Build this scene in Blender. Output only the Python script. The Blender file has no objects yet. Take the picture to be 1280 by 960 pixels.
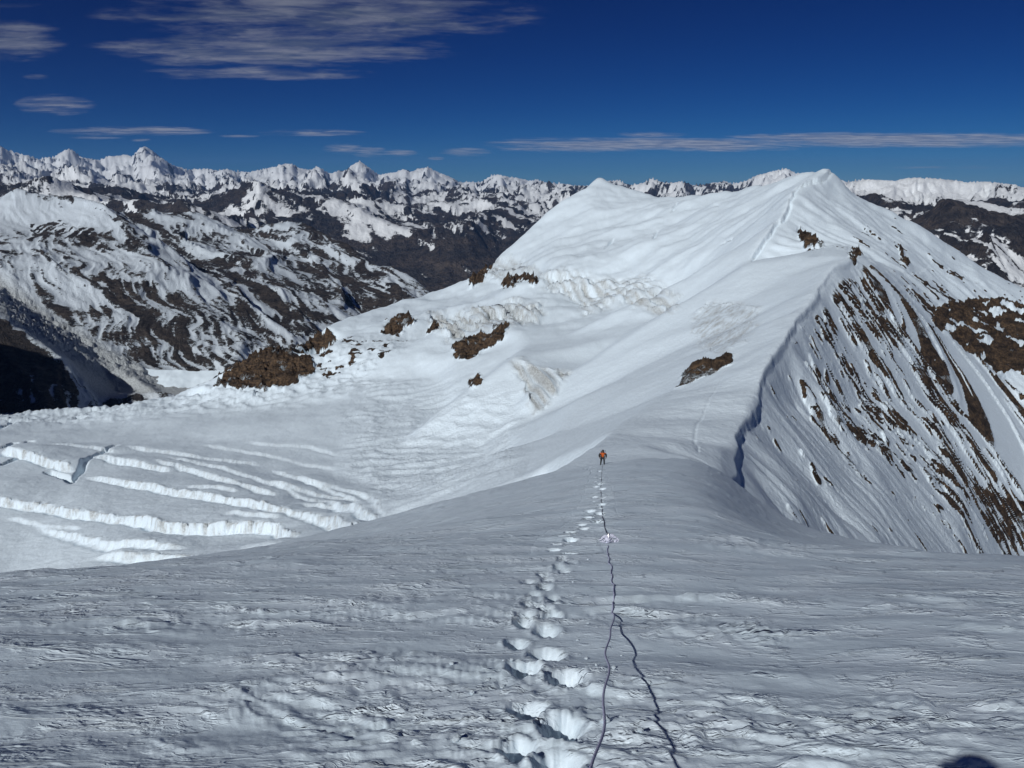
import bpy, bmesh, math, random
import numpy as np
from mathutils import Vector, Matrix
from mathutils.geometry import delaunay_2d_cdt

# ------------------------------------------------------------------ camera, world, sun, exposure
scene = bpy.context.scene
F32 = np.float32
PITCH = math.radians(14.8)
CP, SP = math.cos(PITCH), math.sin(PITCH)
FPX = 967.0                                   # focal length in pixels of the 1280 wide photograph

cam_d = bpy.data.cameras.new('camera')
cam = bpy.data.objects.new('camera', cam_d)
scene.collection.objects.link(cam)
cam_d.sensor_width = 36.0
cam_d.lens = 36.0 * FPX / 1280.0
cam_d.clip_start = 0.05
cam_d.clip_end = 400000.0
cam.location = (0, 0, 0)
cam.rotation_euler = (math.radians(90) - PITCH, 0, 0)
scene.camera = cam
scene.render.resolution_x, scene.render.resolution_y = 1024, 768

SUN_EL, SUN_AZ = math.radians(35.5), math.radians(34.0)   # light travels forward and to the right
S2 = Vector((-math.sin(SUN_AZ) * math.cos(SUN_EL), -math.cos(SUN_AZ) * math.cos(SUN_EL), math.sin(SUN_EL)))

scene.view_settings.view_transform = 'Standard'
scene.view_settings.look = 'None'
scene.view_settings.gamma = 1.0
scene.view_settings.use_curve_mapping = False
scene.view_settings.exposure = 0.0

world = bpy.data.worlds.new('World'); scene.world = world; world.use_nodes = True

class NT:
    """small helper for writing node trees"""
    def __init__(s, tree): s.t = tree; s.n = tree.nodes; s.l = tree.links
    def node(s, typ, ins=None, **kw):
        nd = s.n.new(typ)
        for k, v in kw.items(): setattr(nd, k, v)
        for k, v in (ins or {}).items(): s.put(nd.inputs[k], v)
        return nd
    def put(s, sock, v):
        if isinstance(v, bpy.types.NodeSocket): s.l.new(v, sock)
        elif isinstance(v, bpy.types.Node): s.l.new(v.outputs[0], sock)
        else: sock.default_value = v
    def m(s, op, a, b=0.0, c=0.0, clamp=False):
        nd = s.n.new('ShaderNodeMath'); nd.operation = op; nd.use_clamp = clamp
        for i, v in enumerate((a, b, c)): s.put(nd.inputs[i], v)
        return nd.outputs[0]
    def vm(s, op, a, b=(0, 0, 0)):
        nd = s.n.new('ShaderNodeVectorMath'); nd.operation = op
        s.put(nd.inputs[0], a); s.put(nd.inputs[1], b)
        return nd.outputs['Value'] if op in ('LENGTH', 'DOT_PRODUCT') else nd.outputs[0]
    def ss(s, v, a, b, lo=0.0, hi=1.0):
        nd = s.n.new('ShaderNodeMapRange'); nd.interpolation_type = 'SMOOTHSTEP'
        for i, x in enumerate((v, a, b, lo, hi)): s.put(nd.inputs[i], x)
        return nd.outputs[0]
    def mix(s, f, a, b, blend='MIX'):
        nd = s.n.new('ShaderNodeMix'); nd.data_type = 'RGBA'; nd.blend_type = blend
        s.put(nd.inputs[0], f); s.put(nd.inputs[6], a); s.put(nd.inputs[7], b)
        return nd.outputs[2]
    def noise(s, vec, scale, detail=4.0, rough=0.5, lac=2.0, typ='FBM', dist=0.0):
        nd = s.n.new('ShaderNodeTexNoise'); nd.noise_dimensions = '3D'; nd.noise_type = typ
        s.put(nd.inputs['Vector'], vec)
        nd.inputs['Scale'].default_value = scale; nd.inputs['Detail'].default_value = detail
        nd.inputs['Roughness'].default_value = rough; nd.inputs['Lacunarity'].default_value = lac
        nd.inputs['Distortion'].default_value = dist
        return nd.outputs['Fac']

def ang(u, v):
    """pixel of the photograph -> (tan azimuth, tan elevation) of its line of sight"""
    dx, dy = (u - 640.0) / FPX, (480.0 - v) / FPX
    fw = CP + SP * dy
    return dx / fw, (-SP + CP * dy) / fw

# clouds: thin sheets 3 km above, each placed by its direction in the sky
CLOUDS = [  # u, v, half width, half height, strength, tilt
    (15, 50, 75, 30, 1.15, 0), (70, 131, 56, 15, 1.15, 0), (45, 96, 20, 4, .5, 0),
    (165, 164, 115, 7.0, 1.2, 0), (385, 166, 80, 5, 1.0, 0), (176, 175, 14, 2.2, 1.0, .05),
    (400, 20, 300, 36, 1.15, 0), (340, 62, 250, 26, 1.15, 0), (320, 92, 170, 10, .9, 0), (470, 66, 90, 14, .9, 0),
    (560, 12, 130, 20, .8, 0), (430, 186, 30, 8, 1.0, 0), (300, 170, 30, 2.5, .6, 0), (120, 172, 40, 2.5, .5, 0), (700, 175, 90, 5, .6, 0), (462, 190, 26, 8, 1.0, 0), (495, 191, 30, 5, .85, 0),
    (582, 190, 36, 6.5, 1.1, 0), (545, 198, 12, 3, .7, 0), (820, 181, 230, 10, 1.6, -.004), (1140, 175, 270, 11, 1.7, -.004),
    (700, 184, 100, 8, 1.0, 0), (1190, 209, 120, 3.0, .35, 0), (820, 168, 60, 4, .7, 0), (240, 5, 150, 7, .6, 0),
    (20, 8, 60, 5, .3, 0),
]
def build_world():
    w = NT(world.node_tree); w.n.clear()
    out = w.n.new('ShaderNodeOutputWorld')
    sky = w.node('ShaderNodeTexSky', sky_type='NISHITA', sun_disc=False)
    sky.sun_elevation = SUN_EL
    sky.sun_rotation = math.atan2(S2.x, S2.y)
    sky.altitude = 6000.0; sky.air_density = 1.0; sky.dust_density = 0.0; sky.ozone_density = 3.0
    # thin dry air at 6000 m: deeper and bluer than the texture alone
    sc_ = w.node('ShaderNodeSeparateColor', {0: sky.outputs[0]})
    def chan(k, p, c): return w.m('MULTIPLY', w.m('POWER', w.m('MINIMUM', sc_.outputs[k], 15.0), p), c)
    col = w.node('ShaderNodeCombineColor', {0: chan(0, 3.0, .0022), 1: chan(1, 1.85, .0425), 2: chan(2, 1.36, .180)}).outputs[0]
    tc = w.n.new('ShaderNodeTexCoord')
    d = tc.outputs['Generated']
    sep = w.node('ShaderNodeSeparateXYZ', {0: d})
    yy = w.m('MAXIMUM', sep.outputs['Y'], 0.02)
    sx = w.m('DIVIDE', sep.outputs['X'], yy)
    tz = w.m('DIVIDE', sep.outputs['Z'], yy)
    # breakup noise: streaks lying in a flat layer overhead
    zz = w.m('MAXIMUM', w.m('ADD', sep.outputs['Z'], 0.035), 0.02)
    px = w.m('DIVIDE', sep.outputs['X'], zz); py = w.m('DIVIDE', sep.outputs['Y'], zz)
    pv = w.node('ShaderNodeCombineXYZ', {0: w.m('MULTIPLY', px, 0.55), 1: w.m('MULTIPLY', py, 0.9), 2: 0.0}).outputs[0]
    n1 = w.noise(pv, 1.1, 4.0, 0.58)
    n2 = w.noise(w.vm('ADD', pv, w.node('ShaderNodeCombineXYZ', {0: n1}).outputs[0]), 4.2, 4.0, 0.62)
    scr = w.node('ShaderNodeCombineXYZ', {0: w.m('MULTIPLY', sx, 9.0), 1: w.m('MULTIPLY', tz, 60.0), 2: 0.0}).outputs[0]
    n3 = w.noise(w.vm('ADD', scr, w.node('ShaderNodeCombineXYZ', {1: w.m('MULTIPLY', n1, .8)}).outputs[0]), 1.5, 4.0, 0.62)
    tot = None
    for (u, v, hw, hh, st, tl) in CLOUDS:
        s0, t0 = ang(u, v); s1, _ = ang(u + hw, v); _, t1 = ang(u, v - hh)
        dx_ = w.m('SUBTRACT', sx, s0)
        a = w.m('DIVIDE', dx_, s1 - s0)
        b = w.m('DIVIDE', w.m('SUBTRACT', w.m('SUBTRACT', tz, t0), w.m('MULTIPLY', dx_, tl)), t1 - t0)
        e = w.m('SUBTRACT', st, w.m('ADD', w.m('MULTIPLY', w.m('MULTIPLY', a, a), st), w.m('MULTIPLY', w.m('MULTIPLY', b, b), st)))
        e = w.m('MAXIMUM', e, 0.0)
        tot = e if tot is None else w.m('MAXIMUM', tot, e)
    nn = w.m('ADD', w.m('MULTIPLY', n1, 0.5), w.m('ADD', w.m('MULTIPLY', n3, 0.75), w.m('MULTIPLY', n2, 0.35)))
    dens = w.m('ADD', w.m('MULTIPLY', tot, 1.0), w.m('MULTIPLY', w.m('SUBTRACT', nn, .80), 3.3))
    dens = w.m('MULTIPLY', w.ss(dens, 0.0, 1.7), w.ss(tot, 0.0, 0.30))
    dens = w.m('MULTIPLY', dens, 0.74)
    sh = w.ss(n2, 0.35, 0.65)
    ccol = w.mix(sh, (1.3, 1.6, 2.3, 1), (2.9, 3.1, 3.8, 1))
    low = w.ss(tz, 0.02, 0.20)
    ccol = w.mix(low, w.mix(sh, (2.3, 2.6, 3.7, 1), (5.6, 5.7, 6.3, 1)), ccol)
    fin = w.mix(dens, col, ccol)
    bg = w.node('ShaderNodeBackground', {'Color': fin, 'Strength': 0.07})
    w.l.new(bg.outputs[0], out.inputs['Surface'])
build_world()
world.cycles.sampling_method = 'MANUAL'; world.cycles.sample_map_resolution = 512
scene.cycles.max_bounces = 4; scene.cycles.diffuse_bounces = 3; scene.cycles.glossy_bounces = 2
scene.cycles.volume_bounces = 0

sun_d = bpy.data.lights.new('sun', 'SUN')
sun_d.energy = 3.45; sun_d.angle = math.radians(0.53); sun_d.color = (1.0, 0.985, 0.96)
sun_o = bpy.data.objects.new('sun', sun_d); scene.collection.objects.link(sun_o)
sun_o.rotation_euler = S2.to_track_quat('Z', 'Y').to_euler()

# ------------------------------------------------------------------ noise and raster helpers
_rs = np.random.RandomState(7)
_perm = _rs.permutation(256).astype(np.int32); _perm = np.concatenate([_perm, _perm])
_ga = _rs.rand(256) * 2 * np.pi
_gx, _gy = np.cos(_ga).astype(F32), np.sin(_ga).astype(F32)

def perlin(x, y, seed=0):
    x = np.asarray(x, np.float64) + seed * 17.31; y = np.asarray(y, np.float64) + seed * 9.77
    xi = np.floor(x); yi = np.floor(y)
    fx = (x - xi).astype(F32); fy = (y - yi).astype(F32)
    X = xi.astype(np.int64).astype(np.int32) & 255; Y = yi.astype(np.int64).astype(np.int32) & 255
    ux = fx * fx * fx * (fx * (fx * 6 - 15) + 10); uy = fy * fy * fy * (fy * (fy * 6 - 15) + 10)
    a = _perm[X]; b = _perm[(X + 1) & 255]; Y1 = (Y + 1) & 255
    i00 = _perm[(a + Y) & 255]; i10 = _perm[(b + Y) & 255]; i01 = _perm[(a + Y1) & 255]; i11 = _perm[(b + Y1) & 255]
    n00 = _gx[i00] * fx + _gy[i00] * fy
    n10 = _gx[i10] * (fx - 1) + _gy[i10] * fy
    n01 = _gx[i01] * fx + _gy[i01] * (fy - 1)
    n11 = _gx[i11] * (fx - 1) + _gy[i11] * (fy - 1)
    p = n00 + ux * (n10 - n00); q = n01 + ux * (n11 - n01)
    return (p + uy * (q - p)) * 1.5

def fbm(x, y, oct=4, seed=0, gain=.5, lac=2.03):
    r = 0; a = 1.0; f = 1.0
    for k in range(oct):
        r = r + a * perlin(x * f, y * f, seed + k * 3); a *= gain; f *= lac
    return r

def ridged(x, y, oct=6, seed=0, gain=.5, lac=2.07, k=1.0):
    """ridged multifractal, sharp crests, smooth valleys, about 0..1"""
    r = 0; a = 1.0; f = 1.0; w = 1.0; tot = 0
    for i in range(oct):
        n = 1 - np.abs(perlin(x * f, y * f, seed + i * 5)) * 1.25
        n = np.clip(n, 0, 1); n = n * n * w
        r = r + n * a; tot += a
        w = np.clip(n * 2.0 * k, 0, 1); a *= gain; f *= lac
    return r / tot

def gullies(x, y, gx, gy, L, oct=5, k=2.0, branch=1.6, gain=.45, seed=0):
    """branching gullies and ribs that run down the slope (gx, gy); about -1..1"""
    px, py = x / L, y / L
    hx = np.zeros(x.shape); hgx = np.zeros(x.shape); hgy = np.zeros(x.shape); a = 1.0; f = 1.0
    for o_ in range(oct):
        dx = -(gy * k + hgy * branch); dy = gx * k + hgx * branch
        m_ = np.hypot(dx, dy); c_ = np.minimum(1, 2.6 / (m_ + 1e-6)); dx = dx * c_; dy = dy * c_
        X = px * f + o_ * 7.3 + seed; Y = py * f + o_ * 3.1; xi = np.floor(X).astype(np.int64); yi = np.floor(Y).astype(np.int64); fx = X - xi; fy = Y - yi
        va = 0; vx = 0; vy = 0; wt = 0
        for i in (-2, -1, 0, 1):
            for j in (-2, -1, 0, 1):
                h = _perm[(_perm[(xi - i) & 255] + (yi - j)) & 255]; h2 = _perm[(h + 91) & 255]
                ax = fx + i - h / 510.; ay = fy + j - h2 / 510.
                w = np.exp(-2 * (ax * ax + ay * ay)); mg = (ax * dx + ay * dy) * 2 * np.pi * .5
                sn = np.sin(mg); va = va + np.cos(mg) * w; vx = vx - sn * dx * w * np.pi; vy = vy - sn * dy * w * np.pi; wt = wt + w
        hx = hx + a * va / wt; hgx = hgx + a * f * vx / wt * .35; hgy = hgy + a * f * vy / wt * .35
        a *= gain; f *= 2.0
    return hx

def cells(x, y, seed=0):
    """broken blocks: random value of the nearest cell, and distance to its border"""
    xi = np.floor(x).astype(np.int64); yi = np.floor(y).astype(np.int64)
    f1 = np.full(x.shape, 9.0); f2 = np.full(x.shape, 9.0); val = np.zeros(x.shape)
    for i in (-1, 0, 1):
        for j in (-1, 0, 1):
            cx = xi + i; cy = yi + j; h = _perm[(_perm[(cx + seed) & 255] + cy) & 255]
            h2 = _perm[(h + 77) & 255]; h3 = _perm[(h + 151) & 255]
            d = np.hypot(cx + .1 + .8 * h / 255. - x, cy + .1 + .8 * h2 / 255. - y)
            m = d < f1
            f2 = np.where(m, f1, np.minimum(f2, d)); val = np.where(m, h3 / 255., val); f1 = np.where(m, d, f1)
    return val, f2 - f1

def sstep(a, b, x):
    t = np.clip((x - a) / (b - a), 0, 1); return t * t * (3 - 2 * t)

def blur(a, s):
    k = np.exp(-.5 * (np.arange(-int(3 * s + 1), int(3 * s + 1) + 1) / s) ** 2); k /= k.sum()
    h = len(k) // 2
    for ax in (0, 1):
        p = np.pad(a, [(h, h) if i == ax else (0, 0) for i in (0, 1)], mode='edge')
        r = 0
        for i, kk in enumerate(k):
            r = r + kk * (p[i:i + a.shape[0]] if ax == 0 else p[:, i:i + a.shape[1]])
        a = r
    return a

def seg_dist(px, py, pts):
    """distance to a polyline, side (+ right of its direction), length along it"""
    best = np.full(px.shape, 1e18); side = np.zeros(px.shape); along = np.zeros(px.shape); L = 0
    for (x0, y0), (x1, y1) in zip(pts[:-1], pts[1:]):
        dx, dy = x1 - x0, y1 - y0; l2 = dx * dx + dy * dy + 1e-12
        t = np.clip(((px - x0) * dx + (py - y0) * dy) / l2, 0, 1)
        ex = px - x0 - t * dx; ey = py - y0 - t * dy; d = ex * ex + ey * ey
        m = d < best
        best = np.where(m, d, best)
        side = np.where(m, np.sign(dy * ex - dx * ey), side)
        along = np.where(m, L + t * math.sqrt(l2), along); L += math.sqrt(l2)
    return np.sqrt(best), side, along

def poly_in(U, V, poly):
    """signed pixel distance into a polygon (positive inside)"""
    poly = list(poly); d, _, _ = seg_dist(U, V, poly + [poly[0]])
    ins = np.zeros(U.shape, bool); n = len(poly)
    for i in range(n):
        x0, y0 = poly[i]; x1, y1 = poly[(i + 1) % n]
        c = ((y0 > V) != (y1 > V)) & (U < (x1 - x0) * (V - y0) / (y1 - y0 + 1e-9) + x0)
        ins ^= c
    return np.where(ins, d, -d)

def proj(x, y, z):
    """where a world point shows in the photograph (used only to find the place a feature stands at)"""
    dep = np.maximum(y * CP - z * SP, 1e-3)
    return 640 + FPX * x / dep, 480 - FPX * (z * CP + y * SP) / dep

def P(u, v, Y):
    s, t = ang(u, v); return (s * Y, Y, t * Y)

class Base:
    """terrain through surveyed points and ridge lines: constrained triangulation over (bearing, log distance)"""
    def __init__(self, lines, pts, s0, s1, Y0, Y1, ns=700, nr=700, sm=2.5):
        vs, zs, ed = [], [], []
        key = {}
        def add(p):
            k = (round(p[0] / p[1], 5), round(math.log(p[1]), 5))
            if k not in key: key[k] = len(vs); vs.append(k); zs.append(p[2])
            return key[k]
        for ln in lines:
            ids = [add(p) for p in ln]
            ed += [(a, b) for a, b in zip(ids[:-1], ids[1:]) if a != b]
        for p in pts: add(p)
        V2 = [Vector(v) for v in vs]
        ov, oe, of, orig, _, _ = delaunay_2d_cdt(V2, ed, [], 0, 1e-6)
        oz = []
        va = np.array(vs)
        for i, v in enumerate(ov):
            if orig[i]: oz.append(zs[orig[i][0]])
            else:
                d = np.hypot(va[:, 0] - v.x, va[:, 1] - v.y); j = np.argsort(d)[:3]
                w = 1 / (d[j] + 1e-6); oz.append(float((np.array(zs)[j] * w).sum() / w.sum()))
        self.s0, self.s1, self.l0, self.l1, self.ns, self.nr = s0, s1, math.log(Y0), math.log(Y1), ns, nr
        g = np.full((nr, ns), np.nan)
        for f in of:
            tri = np.array([[(ov[i].x - s0) / (s1 - s0) * (ns - 1), (ov[i].y - self.l0) / (self.l1 - self.l0) * (nr - 1)] for i in f])
            z = np.array([oz[i] for i in f])
            if len(f) != 3: continue
            a0, b0 = np.floor(tri.min(0)).astype(int); a1, b1 = np.ceil(tri.max(0)).astype(int)
            a0, b0 = max(a0, 0), max(b0, 0); a1, b1 = min(a1, ns - 1), min(b1, nr - 1)
            if a1 < a0 or b1 < b0: continue
            X, Y = np.meshgrid(np.arange(a0, a1 + 1), np.arange(b0, b1 + 1))
            (x0, y0), (x1, y1), (x2, y2) = tri
            den = (y1 - y2) * (x0 - x2) + (x2 - x1) * (y0 - y2)
            if abs(den) < 1e-9: continue
            w0 = ((y1 - y2) * (X - x2) + (x2 - x1) * (Y - y2)) / den
            w1 = ((y2 - y0) * (X - x2) + (x0 - x2) * (Y - y2)) / den
            w2 = 1 - w0 - w1
            m = (w0 > -1e-4) & (w1 > -1e-4) & (w2 > -1e-4)
            sub = g[b0:b1 + 1, a0:a1 + 1]; sub[m] = (w0 * z[0] + w1 * z[1] + w2 * z[2])[m]
        for r in range(nr):
            row = g[r]; ok = ~np.isnan(row)
            if ok.any(): g[r] = np.interp(np.arange(ns), np.nonzero(ok)[0], row[ok])
        for r in range(1, nr):
            if np.isnan(g[r]).all(): g[r] = g[r - 1]
        for r in range(nr - 2, -1, -1):
            if np.isnan(g[r]).all(): g[r] = g[r + 1]
        self.g = blur(g, sm) if sm else g
    def __call__(self, x, y):
        y = np.maximum(y, 1e-3)
        a = np.clip((x / y - self.s0) / (self.s1 - self.s0) * (self.ns - 1), 0, self.ns - 1.001)
        b = np.clip((np.log(y) - self.l0) / (self.l1 - self.l0) * (self.nr - 1), 0, self.nr - 1.001)
        i = a.astype(int); j = b.astype(int); fa = a - i; fb = b - j; g = self.g
        return (g[j, i] * (1 - fa) + g[j, i + 1] * fa) * (1 - fb) + (g[j + 1, i] * (1 - fa) + g[j + 1, i + 1] * fa) * fb

def grid_xy(zf, s0, s1, ncol, Y0, Y1, nrow, nfine=900, hid=.22, flat=.0006):
    """rows packed where the ground rises fastest for somebody standing on the slope"""
    sc = np.linspace(s0, s1, 110)
    Yf = np.exp(np.linspace(math.log(Y0), math.log(Y1), nfine))
    S, Y = np.meshgrid(sc, Yf)
    T = zf(S * Y, Y) / Y
    dT = np.abs(np.diff(T, axis=0)); cm = np.maximum.accumulate(T, axis=0)
    vis = (T[1:] >= cm[1:] - 2e-4)
    w = dT * np.where(vis, 1, hid) + flat
    w = blur(w, 2.0)
    cw = np.vstack([np.zeros((1, w.shape[1])), np.cumsum(w, axis=0)]); cw /= cw[-1]
    q = np.linspace(0, 1, nrow); R = np.zeros((nrow, len(sc)))
    for j in range(len(sc)): R[:, j] = np.interp(q, cw[:, j], np.log(Yf))
    p = np.pad(R, ((0, 0), (2, 2)), mode='edge'); R = sum(p[:, i:i + len(sc)] for i in range(5)) / 5
    s = np.linspace(s0, s1, ncol); a = np.clip((s - s0) / (s1 - s0) * 109, 0, 108.999); i = a.astype(int); f = a - i
    Rf = R[:, i] * (1 - f) + R[:, i + 1] * f
    Y = np.exp(Rf); return s[None, :] * Y, Y

def grad(X, Y, Z):
    Xi, Xj = np.gradient(X); Yi, Yj = np.gradient(Y); Zi, Zj = np.gradient(Z)
    det = Xi * Yj - Xj * Yi; det = np.where(np.abs(det) < 1e-6, 1e-6, det)
    return (Zi * Yj - Zj * Yi) / det, (Xi * Zj - Xj * Zi) / det

def setp(o, label=None, cat=None, kind=None, group=None):
    if label: o['label'] = label
    if cat: o['category'] = cat
    if kind: o['kind'] = kind
    if group: o['group'] = group
    return o

def mesh_from(name, co, faces, mat, attrs=None, smooth=True, parent=None):
    """faces: (n,k) int array"""
    used = np.unique(faces); remap = np.zeros(len(co), np.int64); remap[used] = np.arange(len(used))
    co2 = co[used]; fc = remap[faces]; k = faces.shape[1]
    me = bpy.data.meshes.new(name)
    me.vertices.add(len(co2)); me.vertices.foreach_set('co', co2.astype(F32).ravel())
    me.loops.add(fc.size); me.loops.foreach_set('vertex_index', fc.astype(np.int32).ravel())
    me.polygons.add(len(fc)); me.polygons.foreach_set('loop_start', (np.arange(len(fc)) * k).astype(np.int32))
    me.polygons.foreach_set('loop_total', np.full(len(fc), k, np.int32))
    me.polygons.foreach_set('use_smooth', np.full(len(fc), smooth))
    if attrs is not None:
        at = me.attributes.new('surf', 'FLOAT_COLOR', 'POINT')
        at.data.foreach_set('color', attrs[used].astype(F32).ravel())
    me.update(calc_edges=True); me.validate()
    me.materials.append(mat)
    o = bpy.data.objects.new(name, me); scene.collection.objects.link(o)
    if parent: o.parent = parent
    return o

def largest(m):
    """biggest connected patch of a face mask"""
    lab = {}; best = []; todo = set(zip(*[a.tolist() for a in np.nonzero(m)]))
    while todo:
        st = [todo.pop()]; comp = []
        while st:
            p = st.pop(); comp.append(p)
            for q_ in ((p[0] + 1, p[1]), (p[0] - 1, p[1]), (p[0], p[1] + 1), (p[0], p[1] - 1)):
                if q_ in todo: todo.discard(q_); st.append(q_)
        if len(comp) > len(best): best = comp
    r = np.zeros(m.shape, bool)
    if best: a = np.array(best); r[a[:, 0], a[:, 1]] = True
    return r

def sheet(name, X, Y, Z, mat, A, parts=None):
    """a terrain sheet; parts = list of (name, face mask, props) cut out as objects of their own"""
    nr, nc = X.shape
    co = np.stack([X.ravel(), Y.ravel(), Z.ravel()], 1)
    idx = np.arange(nr * nc).reshape(nr, nc)
    q = np.stack([idx[:-1, :-1].ravel(), idx[:-1, 1:].ravel(), idx[1:, 1:].ravel(), idx[1:, :-1].ravel()], 1)
    at = np.stack([a.ravel() for a in A], 1)
    left = np.ones(len(q), bool); objs = []
    for (nm, mask, props) in (parts or []):
        fm = largest(mask[:-1, :-1] & left.reshape(nr - 1, nc - 1)).ravel()
        if fm.sum() < 12: continue
        left &= ~fm
        o = mesh_from(nm, co, q[fm], mat, at); setp(o, **props); objs.append(o)
    o = mesh_from(name, co, q[left], mat, at)
    return o, objs

# ------------------------------------------------------------------ materials
def snow_rock_material(name, rock1, rock2, rscale, nscale, bump_d, snow=(.715, .83, .915), namp=1.1, edge=.12):
    mt = bpy.data.materials.new(name); mt.use_nodes = True
    w = NT(mt.node_tree); w.n.clear()
    out = w.n.new('ShaderNodeOutputMaterial')
    geo = w.n.new('ShaderNodeNewGeometry'); pos = geo.outputs['Position']
    at = w.node('ShaderNodeAttribute', attribute_name='surf')
    sep = w.node('ShaderNodeSeparateColor', {0: at.outputs['Color']})
    R, G, B = sep.outputs[0], sep.outputs[1], sep.outputs[2]
    n1 = w.noise(pos, 1.0 / nscale, 6.0, .62)
    n2 = w.noise(pos, 5.0 / nscale, 5.0, .6)
    fac = w.m('ADD', R, w.m('MULTIPLY', w.m('SUBTRACT', w.m('ADD', w.m('MULTIPLY', n1, .6), w.m('MULTIPLY', n2, .4)), .5), namp))
    gate = w.ss(R, .02, .2)
    fac = w.m('MULTIPLY', w.ss(fac, .5 - edge, .5 + edge), gate)
    # rock: strata, grain, patches
    st = w.vm('MULTIPLY', pos, (1.0 / rscale, 1.0 / rscale, 5.0 / rscale))
    r1 = w.noise(st, 1.0, 7.0, .65, dist=.8)
    r2 = w.noise(pos, 7.0 / rscale, 6.0, .7)
    rc = w.mix(w.ss(r1, .35, .65), rock1 + (1,), rock2 + (1,))
    rc = w.mix(w.ss(r2, .3, .7), w.mix(1.0, rc, (.30, .30, .34, 1), 'MULTIPLY'), w.mix(1.0, rc, (1.5, 1.42, 1.3, 1), 'MULTIPLY'))
    # snow: very slightly mottled; G = grey old ice
    sn = w.mix(w.ss(n1, .35, .7), tuple(c * .965 for c in snow) + (1,), snow + (1,))
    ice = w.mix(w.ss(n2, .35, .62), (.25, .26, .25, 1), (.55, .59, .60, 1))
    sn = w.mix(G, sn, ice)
    col = w.mix(fac, sn, rc)
    rough = w.m('ADD', w.m('MULTIPLY', fac, .35), .55)
    # relief
    bn = w.noise(pos, 3.0 / nscale, 5.0, .62)
    bs = w.m('ADD', w.m('MULTIPLY', fac, 2.4), w.m('MULTIPLY', B, .8))
    h = w.m('MULTIPLY', w.m('ADD', bn, w.m('MULTIPLY', r2, w.m('MULTIPLY', fac, .8))), bs)
    h = w.m('ADD', h, w.m('MULTIPLY', fac, .35))
    bmp = w.node('ShaderNodeBump', {'Strength': .9, 'Distance': bump_d, 'Height': h})
    bs_ = w.node('ShaderNodeBsdfPrincipled', {'Base Color': col, 'Roughness': rough, 'Normal': bmp})
    bs_.inputs['Specular IOR Level'].default_value = .25
    w.l.new(bs_.outputs[0], out.inputs['Surface'])
    return mt

def simple_mat(name, col, rough=.6, spec=.4, nscale=None, var=.25, metal=0.0, bump=0.0):
    mt = bpy.data.materials.new(name); mt.use_nodes = True
    w = NT(mt.node_tree); b = w.n['Principled BSDF']
    b.inputs['Roughness'].default_value = rough; b.inputs['Specular IOR Level'].default_value = spec
    b.inputs['Metallic'].default_value = metal
    if nscale:
        pos = w.node('ShaderNodeTexCoord').outputs['Object']
        n = w.noise(pos, nscale, 5.0, .6)
        c = w.mix(w.ss(n, .3, .7), tuple(x * (1 - var) for x in col) + (1,), tuple(min(1, x * (1 + var)) for x in col) + (1,))
        w.put(b.inputs['Base Color'], c)
        if bump:
            w.put(b.inputs['Normal'], w.node('ShaderNodeBump', {'Strength': .8, 'Distance': bump, 'Height': n}).outputs[0])
    else: b.inputs['Base Color'].default_value = tuple(col) + (1,)
    return mt

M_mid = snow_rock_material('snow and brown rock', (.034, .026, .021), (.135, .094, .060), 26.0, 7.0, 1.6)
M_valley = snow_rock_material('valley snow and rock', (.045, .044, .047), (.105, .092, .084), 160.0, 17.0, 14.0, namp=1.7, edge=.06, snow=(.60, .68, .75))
M_far = snow_rock_material('distant snow and rock', (.034, .035, .040), (.085, .073, .066), 900.0, 150.0, 70.0, namp=1.5, edge=.06, snow=(.74, .78, .81))

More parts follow.
